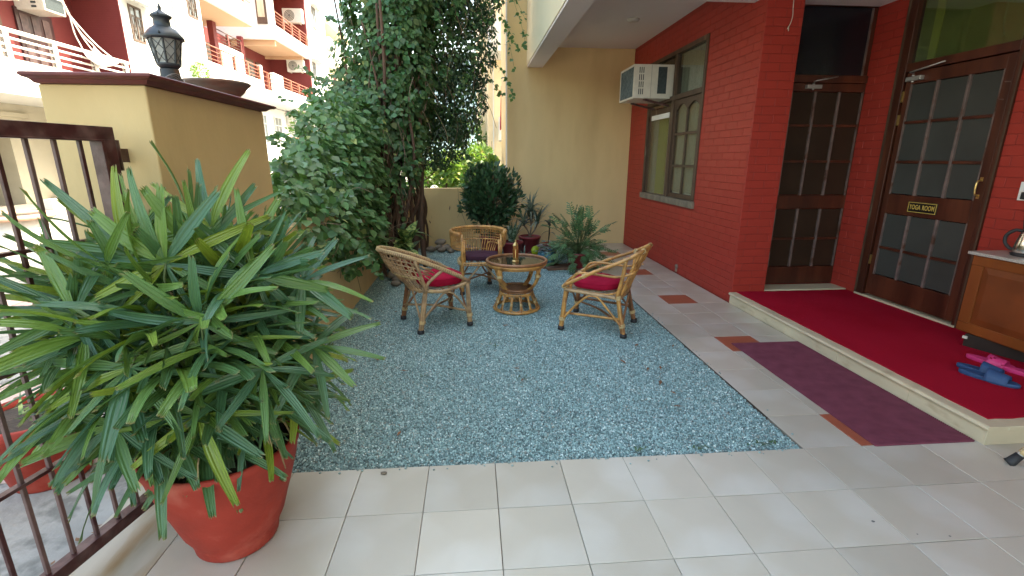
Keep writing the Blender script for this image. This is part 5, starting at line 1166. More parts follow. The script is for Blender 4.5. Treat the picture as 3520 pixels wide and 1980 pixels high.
# ---- strap leaves (dracaena, aglaonema, dumb cane)
def strap(b, base, az, el, L, w, droop, n=7, fold=.25, waist=.45):
    base = np.array(base, float); d0 = np.array((math.cos(az) * math.cos(el), math.sin(az) * math.cos(el), math.sin(el))); s = np.array((-math.sin(az), math.cos(az), 0)); vs = []; p = base.copy(); d = d0.copy()
    for i in range(n + 1):
        t = i / n; ww = w * math.sin(math.pi * min(1, .12 + t * .88) ** waist) if i < n else .001; ww = max(ww, .002); nn = np.cross(s, d)
        vs += [p - s * ww / 2 + nn * fold * ww * -.5, p, p + s * ww / 2 + nn * fold * ww * -.5]; p = p + d * L / n; d = norm(d - np.array((0, 0, droop / n)))
    vs = [v for v in vs]; fs = []
    for i in range(n): a = i * 3; fs += [(a, a + 1, a + 4, a + 3), (a + 1, a + 2, a + 5, a + 4)]
    b.add(vs, fs, True)
def strap_mat(name, edge, mid, mode='stripe'):
    return mat(name, mid, .4, transl=.12, color2=edge, mix_scale=7 if mode == 'stripe' else 26, mix_lo=.46, mix_hi=.58, stretch=(1, 1, .35) if mode == 'stripe' else None, rand=.12)
m_drac = strap_mat('striped_grey_green_leaf', (.30, .35, .27), (.075, .115, .075)); m_dumb = strap_mat('cream_mottled_leaf', (.42, .50, .16), (.07, .16, .05), 'spot'); m_agl = strap_mat('silver_green_leaf', (.26, .34, .25), (.05, .11, .05), 'spot')
dr = pot('dracaena', 'striped dracaena in a dark red pot near the yellow wall', 'potted plant', (1.42, 5.25, 0.0), pot_prof(.12, .165, .30), m_terra_d, 'dark red pots by the back wall')
for (hx, hy, hz, n_) in ((1.42, 5.25, .60, 32), (1.32, 5.2, .48, 26), (1.54, 5.22, .50, 26), (1.45, 5.28, .72, 20)):
    b = MB(); b.tube(spl([(1.42, 5.25, .29), ((1.42 + hx) / 2 + .02, 5.25, (hz + .29) / 2), (hx, hy, hz)], 4), .011, 7); b.build('stem', m_twig, dr)
    for k in range(n_):
        b = MB(); strap(b, (hx, hy, hz - .02 + .003 * k), random.uniform(0, 6.28), random.uniform(.0, 1.35), random.uniform(.24, .40), random.uniform(.030, .046), random.uniform(.7, 1.7)); b.build('leaf', m_drac, dr)
ag = pot('aglaonema', 'silver-leaved aglaonema in a dark red pot between shrub and dracaena', 'potted plant', (1.13, 4.95, 0.0), pot_prof(.115, .155, .27), m_terra_d, 'dark red pots by the back wall')
for k in range(20): b = MB(); strap(b, (1.13 + random.uniform(-.03, .03), 4.95 + random.uniform(-.03, .03), .27), random.uniform(0, 6.28), random.uniform(.75, 1.45), random.uniform(.25, .48), random.uniform(.05, .075), random.uniform(.2, .9)); b.build('leaf', m_agl, ag)
dc = pot('dumb_cane', 'yellow-mottled dumb cane in a red pot behind the left chair', 'potted plant', (-.27, 3.95, 0.0), pot_prof(.11, .15, .26), m_terra)
for k in range(26): b = MB(); strap(b, (-.27 + random.uniform(-.03, .03), 3.95 + random.uniform(-.03, .03), .27 + random.uniform(0, .26)), random.uniform(0, 6.28), random.uniform(-.1, 1.25), random.uniform(.26, .38), random.uniform(.10, .15), random.uniform(.5, 1.5), waist=.7); b.build('leaf', m_dumb, dc)
# ---- split-leaf philodendron
ph = pot('split_leaf_philodendron', 'lush split-leaf philodendron spilling over a low red pot on a stone slab', 'potted plant', (1.97, 4.25, 0.032), pot_prof(.13, .165, .20), m_terra_d, 'dark red pots by the back wall')
def lobed(L, seed):
    r = random.Random(seed); V = []; F = []; n = 6
    for i in range(n + 1): t = i / n; V.append((0, L * t, -.12 * L * t * t))
    for sgn in (-1, 1):
        b0 = len(V)
        for i in range(n + 1): t = i / n; V.append((sgn * L * .075 * (1 - t * .8), L * t, -.12 * L * t * t + .012))
        for i in range(n): F.append((i, b0 + i, b0 + i + 1, i + 1))
        for i in range(n):
            ln = L * (.46 - .16 * abs(i / n - .3) - .03 * i) * r.uniform(.85, 1.15); y0 = L * (i + .12) / n; y1 = L * (i + .72) / n; up = L * r.uniform(.10, .22); zd = -.10 * L * r.uniform(.3, 1.3)
            k = len(V); x0 = sgn * L * .06; V += [(x0, y0, .01), (sgn * ln * .55, y0 + up * .35, zd * .3), (sgn * ln, y0 + up, zd), (sgn * ln * .72, y1 + up * .75, zd * .6), (sgn * ln * .5, y1 + up * .25, zd * .3), (x0, y1, .01)]
            F += [(k, k + 1, k + 4, k + 5), (k + 1, k + 2, k + 3, k + 4)]
    return V, F
LB = []
for s in range(4):
    V, F = lobed(1.0, s); me = bpy.data.meshes.new('leaf'); me.from_pydata(V, [], F); me.materials.append(mat('philodendron_leaf', (.095, .19, .075), .38, transl=.14, rand=.38, var=.15)); me.update(); LB.append(me)
c0 = np.array((1.97, 4.25, .215))
for k in range(190):
    a = random.uniform(0, 6.28); e = random.choice((random.uniform(-.35, .5), random.uniform(.2, 1.45))); Ls = random.uniform(.16, .44) * (1.12 if e > .7 else .95); d = np.array((math.cos(a) * math.cos(e), math.sin(a) * math.cos(e), math.sin(e))); tip = c0 + d * Ls * np.array((1.0, .85, 1.1)); tip[2] = max(tip[2], .12)
    b = MB(); b.tube(spl([c0, c0 + (tip - c0) * .5 + (0, 0, .05), tip], 3), .0028, 4); pt = b.build('petiole', m_stem, ph)
    dd = norm(d * .8 + np.array((0, 0, -.35 + .4 * (e > .8))) + rng.normal(0, .2, 3)); nn = norm(np.array((0, -.15, 1.0)) + d * .35 + rng.normal(0, .2, 3)); x = norm(np.cross(dd, nn)); nn = np.cross(x, dd); s = random.uniform(.11, .17)
    o = link('leaf', LB[k % 4], pt); t = tip - np.array(wloc(ph)); o.matrix_local = Matrix(((x[0] * s, dd[0] * s, nn[0] * s, t[0]), (x[1] * s, dd[1] * s, nn[1] * s, t[1]), (x[2] * s, dd[2] * s, nn[2] * s, t[2]), (0, 0, 0, 1)))
# ---- blue pot with small begonia, small pots, lime plate leaf
bp = pot('blue_pot_plant', 'variegated small-leaved plant in a glazed blue pot', 'potted plant', (1.60, 4.62, 0.0), [(0, 0), (.10, 0), (.105, .01), (.135, .07), (.140, .12), (.125, .165), (.120, .175), (.130, .19), (.122, .192), (.112, .17)], mat('blue_glaze', (.05, .17, .22), .25, var=.35, vscale=14, color2=(.22, .38, .42), mix_scale=22, mix_lo=.58, mix_hi=.66, clear=.4))
m_beg = mat('pinkish_silver_leaf', (.13, .17, .13), .5, color2=(.24, .15, .15), mix_scale=12, transl=.1, rand=.3)
n = 70; a = rng.uniform(0, 6.28, n); rr = rng.uniform(.02, .17, n); P = np.column_stack((1.62 + rr * np.cos(a), 4.60 + rr * np.sin(a), .19 + rng.uniform(0, .16, n) - rr * .3)); V, F, _ = leaves(P, np.column_stack((np.cos(a), np.sin(a), rng.uniform(-.5, .3, n))), np.tile((0, -.3, 1.0), (n, 1)), rng.uniform(.04, .08, n), HEART, HEART_F)
b = MB(); b.add(V, F, True); b.build('foliage', m_beg, bp, kind='stuff')
gp = pot('copper_leaf_plant', 'tall plant with a few coppery drooping leaves behind the blue pot', 'potted plant', (1.68, 5.05, 0.0), pot_prof(.08, .10, .22), m_terra, None)
for k in range(12): b = MB(); z = random.uniform(.35, .62); b.tube([(1.68, 5.05, .2), (1.70, 5.05, z)], .006, 5); strap(b, (1.70, 5.05, z), random.uniform(0, 6.28), random.uniform(-.2, .9), random.uniform(.14, .22), random.uniform(.045, .06), 1.2); b.build('leaf', mat('coppery_leaf', (.10, .075, .045), .4, color2=(.05, .08, .06), mix_scale=6, rand=.25, transl=.1), gp)
b = MB(); b.lathe([(0, -.004), (.072, -.003), (.075, .002), (0, .003)], (0, 0, 0), 26); o = b.build('round_leaf', mat('lime_leaf', (.36, .42, .02), .4, transl=.2)); o.location = (1.46, 4.78, .155); o.rotation_euler = (R(78), R(10), R(15)); tag(o, 'lime green round leaf-like disc leaning by the dracaena pot', 'leaf disc')
sc_ = thing('potted_succulent', 'small dark potted succulent in front of the dracaena pot', 'potted plant', (1.28, 4.72, 0)); b = MB(); b.lathe(pot_prof(.045, .06, .10), (1.28, 4.72, 0), 16); b.build('pot', m_rubber, sc_)
for k in range(14): b = MB(); strap(b, (1.28, 4.72, .09), random.uniform(0, 6.28), random.uniform(.4, 1.4), random.uniform(.10, .2), .02, .5); b.build('leaf', m_drac, sc_)
# ---- stones and slabs
def stone(b, c, s, seed):
    r = random.Random(seed); vs = []; n1, n2 = 5, 9
    for i in range(n1 + 1):
        e = -math.pi / 2 + math.pi * i / n1
        for j in range(n2): a = 2 * math.pi * j / n2; k = 1 + r.uniform(-.13, .13); vs.append((c[0] + s[0] * k * math.cos(e) * math.cos(a), c[1] + s[1] * k * math.cos(e) * math.sin(a), c[2] + s[2] * k * math.sin(e)))
    fs = [(i * n2 + j, i * n2 + (j + 1) % n2, (i + 1) * n2 + (j + 1) % n2, (i + 1) * n2 + j) for i in range(n1) for j in range(n2)]; b.add(vs, fs, True)
stl = ['small flat stone nearest the red dumb cane pot', 'mid-sized stone leaning on the creeper base behind the red pot', 'upper stone stacked against the creeper trunks', 'smallest low stone in front of the red dumb cane pot', 'round stone at the left end of the row along the back wall', 'second stone from the left along the back wall, below the upper one', 'stone right of the stacked pair along the back wall', 'small stone lying in front of the back wall row, left one', 'pale flat stone lying in front of the back wall row', 'stone toward the right of the back wall row, a little forward', 'stone at the far left before the back wall row', 'dark stone behind the dumb cane at the creeper foot', 'stone near the right end of the back wall row', 'stone stacked on top of the row along the back wall', 'last stone at the right end, behind the honey basket chair']
st_sp = [(-.35, 3.62, .05, .06), (-.42, 3.78, .07, .08), (-.5, 3.95, .16, .09), (-.36, 3.5, .03, .05), (.0, 5.75, .05, .07), (.12, 5.72, .05, .08), (.25, 5.78, .04, .06), (.05, 5.58, .04, .06), (.20, 5.55, .035, .07), (.33, 5.65, .05, .07), (-.12, 5.6, .05, .07), (-.45, 5.0, .06, .1), (.45, 5.72, .05, .08), (.02, 5.85, .12, .08), (.58, 5.6, .04, .07)]
for k, (x, y, z, s) in enumerate(st_sp):
    b = MB(); stone(b, (0, 0, 0), (s * 1.25, s * .9, s * .65), k); o = b.build('stone', m_stone); o.location = (x, y, z); o.rotation_euler = (0, 0, k)
    tag(o, stl[k], 'stone', 'stones by the creeper' if x < -.3 else 'stones along the back wall')
for k, (x, y, w, d, a) in enumerate(((1.83, 4.33, .30, .22, .1), (2.06, 4.12, .16, .20, -.15), (1.60, 4.42, .14, .20, .3))):
    b = MB(); b.obox((0, 0, 0), (math.cos(a), math.sin(a), 0), (-math.sin(a), math.cos(a), 0), (0, 0, 1), w, d * .6, .018); o = b.build('stone_slab', mat('brown_sandstone', (.21, .115, .075), .8, var=.25, vscale=7, bump=.3), bevel=.006); o.location = (x, y, .012)
    tag(o, ('brown sandstone slab under the philodendron pot', 'brown sandstone slab next to the tiled path', 'brown sandstone slab by the blue pot')[k], 'slab')
b = MB()
for k in range(24):
    x, y = random.uniform(-.5, 2.15), random.uniform(.05, 3.6) ** 1.0; L = random.uniform(.02, .045); a = random.uniform(0, 6.28); z = .010 + random.uniform(0, .004); u = np.array((math.cos(a), math.sin(a), 0)) * L; v = np.array((-math.sin(a), math.cos(a), 0)) * L * .28; c = np.array((x, y, z))
    b.add([c - u, c + v + (0, 0, .004), c + u, c - v + (0, 0, .003)], [(0, 1, 2, 3)])
o = b.build('leaf_litter', mat('dry_brown_leaf', (.20, .09, .04), .8, var=.4, vscale=8)); tag(o, 'dry fallen leaves scattered over the gravel', 'fallen leaves', kind='stuff')
P = []; 
for (x, y, nn_) in ((2.05, .03, 14), (1.70, .02, 10), (1.37, .03, 10), (.9, .9, 12), (.35, 1.35, 10), (.7, 1.5, 8), (.2, 1.0, 8), (2.1, .035, 6)):
    for k in range(nn_): P.append((x + random.gauss(0, .03), y + abs(random.gauss(0, .02)), .004))
P = np.array(P); n = len(P); leaf_obj('sprouting_weeds', [leaves(P, np.column_stack((rng.normal(0, 1, n), rng.normal(0, 1, n), rng.uniform(.1, .6, n))), np.tile((0, 0, 1.0), (n, 1)), rng.uniform(.012, .028, n), OVAL, OVAL_F, tones(n, .3, .02))], m_leaf_p); o = bpy.data.objects['sprouting_weeds']; tag(o, 'tiny green weeds sprouting through the gravel', 'weeds', kind='stuff')
# stone chip on the tile edge and small litter
b = MB(); stone(b, (0, 0, 0), (.016, .010, .006), 3); o = b.build('stone_chip', m_stone); o.location = (.11, -.045, .005); tag(o, 'grey stone chip lying on the tile edge by the gravel', 'stone')
for k, (x, y, s) in enumerate(((2.18, -.52, .008), (2.42, -.62, .0055), (2.30, -.60, .004))):
    b = MB(); n = 9; b.add([(s * (1 + .25 * math.sin(i * 2.3)) * math.cos(i * .698), s * .7 * (1 + .2 * math.cos(i * 3.1)) * math.sin(i * .698), 0) for i in range(n)], [tuple(range(n))]); o = b.build('floor_spot', mat('grey_spot', (.13, .13, .12), .6)); o.location = (x, y, .0012 + k * .0002); tag(o, ('largest grey spot on the beige floor tiles', 'dark grey spot farthest right on the beige floor tiles', 'smallest grey spot between the two others on the floor tiles')[k], 'spot', 'grey spots on the floor tiles')

b = MB()
for k in range(70):
    if k < 38: x, y = random.uniform(-.4, 2.2), -abs(random.gauss(0, .02)) - .004
    else: x, y = 2.245 + abs(random.gauss(0, .018)), random.uniform(0, 4.5)
    r0 = random.uniform(.003, .007); stone(b, (x, y, .001 + r0 * .5), (r0, r0 * .8, r0 * .6), k)
o = b.build('spilled_gravel', mat('spilled_teal_chip', (.26, .36, .35), .6, var=.4, vscale=60)); tag(o, 'loose gravel chips spilled over the edge of the tiles', 'gravel', kind='stuff')
b = MB(); vs = []; n = 90
for k in range(n + 1):
    y = .3 + 4.2 * k / n; w = .004 + .012 * max(0, mn.noise(Vector((0, y * 4, 0))) + .35); vs += [(2.238 - w, y, -.0005), (2.2385, y, -.0003)]
b.add(vs, [(2 * k, 2 * k + 1, 2 * k + 3, 2 * k + 2) for k in range(n)])
o = b.build('soil_edge', m_soil); tag(o, 'narrow line of dark soil between gravel and path', 'soil', kind='stuff')
# ================================================================== BEYOND THE PLOT
FX = -12.0
m_white0 = m_white
m_white = mat('sunlit_facade_white', (0.62, 0.62, 0.60), 0.7, var=.03); m_whited = mat('stained_facade_white', (0.64, 0.64, 0.62), 0.8, var=0.03, color2=(0.44, 0.44, 0.43), mix_scale=1.2, mix_lo=.56, mix_hi=.72, stretch=(1, 1, .35))
def bb(name, m, parent, *boxes, bevel=0.0, kind=None):
    b = MB()
    for q_ in boxes: b.box(*q_)
    return b.build(name, m, parent, bevel=bevel, kind=kind)
m_peach = mat('bounce_tinted_soffit', (.50, .32, .20), .85); m_wred = mat('warm_red_wall', (.145, .018, .018), .7, var=.05, bump=.1)  # peach soffit colour has the warm bounced light painted in
m_dkdoor = mat('dark_maroon_door', (.045, .015, .016), .4, var=.3, vscale=3); m_wooda = mat('brown_grille_wood', (.085, .048, .030), .6, var=.2, vscale=6)
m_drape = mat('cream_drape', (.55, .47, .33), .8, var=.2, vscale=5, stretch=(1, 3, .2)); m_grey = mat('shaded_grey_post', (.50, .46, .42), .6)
m_orail = mat('terracotta_rail_paint', (.27, .075, .035), 0.5)
m_steel = mat('white_rail_paint', (.82, .80, .76), .45)
def railing(parent, x, y0, y1, ztop, m_r, m_p, zs, posts, pw=.10, r=.028):
    b = MB(); b.tube([(x, y0, ztop), (x, y1, ztop)], r * 1.4, 8); rl = b.build('handrail', m_r, parent)
    for z in zs: b = MB(); b.tube([(x, y0, z), (x, y1, z)], r * .8, 6); b.build('rail', m_r, parent)
    for y in posts: bb('post', m_p, parent, (x - .07, x - .03, y - pw / 2, y + pw / 2, zs[-1] - .2, ztop - .04), (x + .03, x + .05, y - pw / 2, y + pw / 2, zs[-1] - .2, ztop - .04))
def far_window(parent, y0, y1, z0, z1, x=FX, m_f=m_wooda, bars=True):
    t = .07; f = bb('window', m_f, parent, (x - .03, x + .03, y0, y0 + t, z0, z1), (x - .03, x + .03, y1 - t, y1, z0, z1), (x - .03, x + .03, y0 + t, y1 - t, z0, z0 + t), (x - .03, x + .03, y0 + t, y1 - t, z1 - t, z1), (x - .02, x + .025, (y0 + y1) / 2 - .03, (y0 + y1) / 2 + .03, z0 + t, z1 - t), (x - .02, x + .025, y0 + t, y1 - t, z0 + (z1 - z0) * .68, z0 + (z1 - z0) * .68 + .06))
    bb('pane', m_glassd, f, (x - .015, x + .002, y0 + t, y1 - t, z0 + t, z1 - t))
    if bars:
        b = MB(); w = (y1 - y0) / 2
        for k in range(2):
            ya = y0 + k * w; zt = z0 + (z1 - z0) * .67
            for s in (-1, 1): b.tube([(x + .02, ya + w / 2 + s * w * .35, z0 + .1), (x + .02, ya + w / 2, (z0 + zt) / 2), (x + .02, ya + w / 2 + s * w * .35, zt)], .012, 4); b.tube([(x + .02, ya + w / 2 + s * w * .18, z0 + .08), (x + .02, ya + w / 2 + s * w * .18, zt)], .010, 4)
        b.build('window_grille', m_wooda, f, kind='stuff')
    return f
def condenser(label, x, y, z, face='-y', group=None, s=1.0, wall=None):
    t = thing('air_conditioner', label, 'air conditioner', (x, y, z), group)
    w, d, h = 1.05 * s, .38 * s, .72 * s
    def bx(b, a0, a1, d0, d1, z0, z1):   # a along the wall, d out of the wall
        if face == '+x': b.box(x + d0, x + d1, y + a0, y + a1, z + z0, z + z1)
        else: b.box(x + a0, x + a1, y - d1, y - d0, z + z0, z + z1)
    b = MB(); bx(b, 0, w, .03, d, 0, h); b.build('casing', m_white, t, bevel=.02)
    o = np.array((0, 0, 0.0)); c = (x + d + .006, y + w * .36, z + h * .5) if face == '+x' else (x + w * .36, y - d - .006, z + h * .5)
    def ringpts(r): return [(c[0], c[1] + r * math.cos(a), c[2] + r * math.sin(a)) if face == '+x' else (c[0] + r * math.cos(a), c[1], c[2] + r * math.sin(a)) for a in np.linspace(0, 6.283, 24, endpoint=False)]
    b = MB(); n = 24; b.add(ringpts(h * .40), [tuple(range(n))] if face != '+x' else [tuple(range(n))]); b.build('fan_opening', mat('grey_fan_shadow', (.16, .16, .16), .6), t)
    b = MB()
    for k in (.13, .22, .31, .40): b.tube(ringpts(h * k), .009 * s, 4, closed=True)
    b.build('fan_guard', m_plast, t, kind='stuff')
    b = MB(); bx(b, w * .12, w * .17, 0, d, -.06, 0); bx(b, w * .80, w * .85, 0, d, -.06, 0); b.build('bracket', m_plast, t); return t
# ---- building A (nearer block: red balcony bay, then a tall white pier)
A = thing('apartment_building', 'white apartment block across the street with a red balcony bay and white metal railing', 'building', (FX, 12.5, -.1))
bb('pier', m_whited, A, (-17, FX, 18.42, 24.25, -.1, 14))
bb('back_wall', m_wred, A, (-17, -13.6, 2, 18.42, 3.2, 14))
bw_ = bb('side_wall', m_wred, A, (-13.597, FX - .004, 18.395, 18.418, 4.05, 7.4))
brs = MB()
for k in range(44): z = 4.09 + k * .075; brs.box(-13.59, FX - .006, 18.389, 18.3945, z, z + .066)
brs.build('brick_courses', m_wred, bw_, kind='stuff')
bb('balcony_parapet', m_white, A, (FX - .16, FX, 2, 18.418, 3.14, 4.085)); bb('balcony_slab', m_white, A, (-17, FX - .162, 2, 18.418, 3.14, 3.36))
bb('upper_slab', m_whited, A, (-17, FX + .12, 2, 18.418, 7.4, 8.4))
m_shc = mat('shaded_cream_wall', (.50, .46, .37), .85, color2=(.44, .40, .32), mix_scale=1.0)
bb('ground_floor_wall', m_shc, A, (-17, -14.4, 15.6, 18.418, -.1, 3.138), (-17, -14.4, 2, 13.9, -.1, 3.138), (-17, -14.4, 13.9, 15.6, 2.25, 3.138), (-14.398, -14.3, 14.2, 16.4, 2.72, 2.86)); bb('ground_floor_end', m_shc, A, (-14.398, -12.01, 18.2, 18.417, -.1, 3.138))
bb('ground_floor_recess', m_dark, A, (-16.5, -16.4, 13.7, 15.8, -.1, 2.3)); bb('plinth', m_white, A, (-14.2, -13.9, 16.6, 17.4, -.1, .3)); bb('shade_toned_paving', mat('shade_grey_paving', (.20, .18, .16), .8, var=.15, vscale=6), A, (-14.398, -12.6, 2, 18.198, -.1, -.06))  # paving strip coloured dark to paint in the shade under the balcony
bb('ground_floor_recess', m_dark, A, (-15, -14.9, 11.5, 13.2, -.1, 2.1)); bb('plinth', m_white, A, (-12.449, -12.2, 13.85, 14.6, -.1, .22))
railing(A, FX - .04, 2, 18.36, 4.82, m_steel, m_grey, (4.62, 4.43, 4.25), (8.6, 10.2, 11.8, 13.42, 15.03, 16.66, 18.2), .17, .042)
dA = bb('door', m_dkdoor, A, (-13.598, -13.54, 15.85, 17.25, 3.36, 6.0))
for k in range(3):
    for z0_, z1_ in ((5.2, 5.85), (4.0, 5.0)): bb('door_panel', mat('faded_door_panel', (.10, .06, .06), .5, var=.4, vscale=5), dA, (-13.538, -13.52, 15.98 + k * .42, 16.26 + k * .42, z0_, z1_))
wA = bb('window', m_wooda, A, (-13.598, -13.5, 14.1, 15.25, 4.3, 6.1)); bb('pane', m_drape, wA, (-13.498, -13.49, 14.25, 15.1, 4.4, 6.0))
for (y_, lab) in ((16.02, 'window air conditioner jutting over the dark door of the opposite balcony'), (14.3, 'window air conditioner at the far left of the opposite balcony')):
    t = thing('window_air_conditioner', lab, 'air conditioner', (-13.2, y_, 5.95), 'air conditioners over the opposite balcony')
    bb('casing', m_plast, t, (-13.6, -12.72, y_ - .06, y_ + .78, 5.93, 6.42), bevel=.02); bb('condenser_grille', m_grille, t, (-12.722, -12.71, y_ + .0, y_ + .72, 5.99, 6.36)); bb('side_louvre', m_grille, t, (-13.1, -12.95, y_ - .066, y_ - .058, 6.0, 6.06), (-13.1, -12.95, y_ - .066, y_ - .058, 6.12, 6.18), (-13.1, -12.95, y_ - .066, y_ - .058, 6.24, 6.30))
far_window(A, 18.88, 19.60, 5.70, 6.95); far_window(A, 23.10, 23.90, 7.62, 8.95)
for y0_, y1_, z_ in ((18.55, 20.05, 7.0), (22.9, 24.1, 9.0)): b = MB(); b.add([(FX, y0_, z_ + .10), (FX, y1_, z_ + .10), (FX + .55, y1_, z_ - .03), (FX + .55, y0_, z_ - .03), (FX, y0_, z_ + .18), (FX, y1_, z_ + .18), (FX + .55, y1_, z_ + .03), (FX + .55, y0_, z_ + .03)], [(0, 1, 2, 3), (7, 6, 5, 4), (3, 2, 6, 7), (0, 3, 7, 4), (1, 5, 6, 2)]); b.build('window_hood', m_whited, A)
b = MB(); b.tube([(FX + .07, 21.88, -.1), (FX + .07, 21.95, 14)], .06, 8); b.build('drain_pipe', m_whited, A)
b = MB(); b.box(FX, FX + .35, 22.3, 24.0, 4.75, 4.95); b.build('ledge', m_white, A)
bs = thing('ledge_shrub', 'small yellow-green shrub growing on the white wall ledge opposite', 'shrub', (FX + .2, 23.0, 4.95))
P, U = blob_points([((FX + .25, 22.9, 5.25), (.25, .55, .38))], 700); n = len(P); leaf_obj('foliage', [leaves(P, U + rvec(n) * .6, rvec(n), rng.uniform(.06, .12, n), OVAL, OVAL_F, tones(n, .3, .02, .1))], m_leaf_b, bs, 'stuff')
# hanging hammock chair
hm = thing('hammock_chair', 'white rope hammock chair hanging in front of the opposite railing', 'hammock', (-11.8, 16.4, 4.6))
top = np.array((-11.9, 15.15, 6.9)); knot = np.array((-11.8, 15.62, 5.72))
b = MB(); b.tube([top, knot], .035, 6); b.build('rope', m_steel, hm)
cr_ = [np.array(p) for p in ((-11.55, 16.02, 4.95), (-12.0, 16.15, 4.92), (-11.55, 17.05, 4.62), (-12.0, 16.95, 4.66))]
for c_ in cr_: b = MB(); b.tube(spl([knot, (knot + c_) / 2 + np.array((0, -.06, -.08)), c_], 5), .020, 5); b.build('rope', m_steel, hm)
b = MB(); vs = []; fs = []; nx = ny = 12
for i in range(nx + 1):
    for j in range(ny + 1):
        s, t = i / nx, j / ny; p = (cr_[0] * (1 - s) + cr_[1] * s) * (1 - t) + (cr_[2] * (1 - s) + cr_[3] * s) * t; p = p - np.array((0, 0, .42 * (1 - (2 * s - 1) ** 2) * (1 - .7 * t) * .8 + .12 * (1 - (2 * t - 1) ** 2))); vs.append(p)
for i in range(nx):
    for j in range(ny):
        if i in (4, 6, 8) and j in (6, 8, 10): continue
        a = i * (ny + 1) + j; fs.append((a, a + 1, a + ny + 2, a + ny + 1))
b.add(vs, fs, True); o = b.build('woven_seat', m_steel, hm); so = o.modifiers.new('thickness', 'SOLIDIFY'); so.thickness = .03
# ---- building B (farther block with orange railings)
B = thing('apartment_building', 'farther white apartment block with red walls and orange balcony railings', 'building', (FX, 32, -.1))
bb('ground_wall', m_white, B, (-17, -13.9, 24.25, 40.5, -.1, 4.98)); bb('ground_parapet', m_white, B, (FX - .2, FX, 24.25, 40.2, -.1, 2.02), (FX - .2, FX, 24.25, 32.35, 2.02, 2.10), (FX - .2, FX, 32.5, 33.95, 2.02, 2.85))
bb('first_floor_parapet', m_white, B, (FX - .2, FX, 24.252, 30.45, 5.02, 5.98), (FX - .2, FX, 30.45, 30.75, 5.02, 6.86), (FX - .2, FX, 30.75, 32.4, 5.02, 5.55), (FX - .2, FX, 32.4, 34.05, 5.02, 6.74), (FX - .2, FX, 34.05, 40.25, 5.02, 5.98)); bb('first_floor_slab', m_white, B, (-17, FX - .202, 24.252, 40.25, 5.02, 5.25))
bb('first_floor_wall', m_wred, B, (-17, -15.0, 24.25, 40.25, 5.25, 8.93)); bb('first_floor_end_wall', m_wred, B, (-15.0, FX - .01, 40.25, 40.48, 5.25, 8.93))
railing(B, FX - .05, 24.3, 30.45, 6.74, m_orail, m_orail, (6.52, 6.33, 6.14), (25.7, 27.2, 28.8, 30.3), .14, .026); railing(B, FX - .05, 30.76, 32.39, 6.58, m_orail, m_orail, (6.3, 6.05, 5.8), (31.6,), .10, .022); railing(B, FX - .05, 34.06, 40.2, 6.70, m_orail, m_orail, (6.50, 6.32, 6.14), (35.6, 37.2, 38.8, 40.1), .14, .026)
bb('divider_wall', m_white, B, (-15, -13.9, 29.8, 32.9, 5.25, 7.9)); railing(B, -13.95, 29.8, 32.9, 8.62, m_wooda, mat('dull_red_post', (.16, .04, .035), .6), (8.42, 8.24, 8.06), (31.1, 32.8), .14, .022)
bb('first_floor_column', m_wred, B, (-14.2, -13.9, 29.35, 29.75, 5.25, 8.93), (-14.2, -13.9, 32.92, 33.2, 5.25, 8.93))
for k, (y0_, y1_) in enumerate(((28.0, 29.4), (33.3, 34.4), (35.6, 37.0), (37.4, 38.5))): dB = bb('door', m_wooda, B, (-14.998, -14.94, y0_, y1_, 5.26, 8.2)); bb('pane', m_glassd, dB, (-14.939, -14.93, y0_ + .12, (y0_ + y1_) / 2 - .05, 6.2, 8.05)); bb('pane', m_glassd, dB, (-14.939, -14.93, (y0_ + y1_) / 2 + .05, y1_ - .12, 6.2, 8.05))
b = MB(); b.prism([(FX, 30.7), (FX - .2, 30.7), (FX - .45, 24.252), (FX - .25, 24.252)], 8.93, 9.9); b.build('second_floor_parapet', m_white, B)
b = MB(); b.prism([(FX - .21, 30.7), (-17, 30.7), (-17, 24.252), (FX - .46, 24.252)], 8.95, 9.2); b.build('second_floor_slab', m_peach, B)
bb('second_floor_wall', m_wred, B, (-17, -16.4, 24.25, 33.5, 8.93, 14)); railing(B, FX - .18, 28.5, 30.6, 10.65, m_orail, m_orail, (10.4, 10.2, 10.0), (29.6,), .12, .024)
bb('second_floor_side', m_white, B, (-16.8, FX, 33.55, 33.8, 8.93, 14)); wB = bb('side_window', m_wooda, B, (-13.0, -12.38, 33.50, 33.548, 9.8, 13.0)); bb('pane', m_drape, wB, (-12.92, -12.50, 33.485, 33.498, 10.2, 12.95))
bb('second_floor_parapet', m_white, B, (FX - .2, FX, 33.802, 40.25, 8.95, 9.82)); bb('second_floor_slab', m_peach, B, (-17, FX - .202, 33.802, 40.25, 8.95, 9.2)); bb('second_floor_wall', m_wred, B, (-17, -14.2, 33.802, 40.25, 9.2, 14)); bb('second_floor_end_wall', m_wred, B, (-14.2, FX - .01, 40.25, 40.48, 9.2, 14))
bb('second_floor_ceiling', m_peach, B, (-14.2, FX, 33.802, 40.25, 13.2, 13.5)); railing(B, FX - .05, 33.85, 40.2, 10.66, m_orail, m_orail, (10.45, 10.27, 10.08), (35.4, 37.0, 38.6, 40.1), .14, .026)
bb('soffit_beam', m_peach, B, (-15, FX - .21, 33.9, 34.1, 8.6, 8.948), (-14.99, FX - .21, 39.3, 39.5, 8.75, 8.948))
bb('upper_eave', m_white, B, (-14.5, FX + .5, 38.5, 41.5, 13.5, 13.8))
bb('white_pier', m_whited, B, (-17, FX, 40.5, 45.6, -.1, 13.6)); bb('ground_end_wall', m_white, B, (-13.9, FX - .25, 40.2, 40.5, -.1, 5.0))
far_window(B, 42.0, 43.0, 11.6, 13.2, bars=False); far_window(B, 40.95, 41.75, 7.6, 8.9, bars=False)
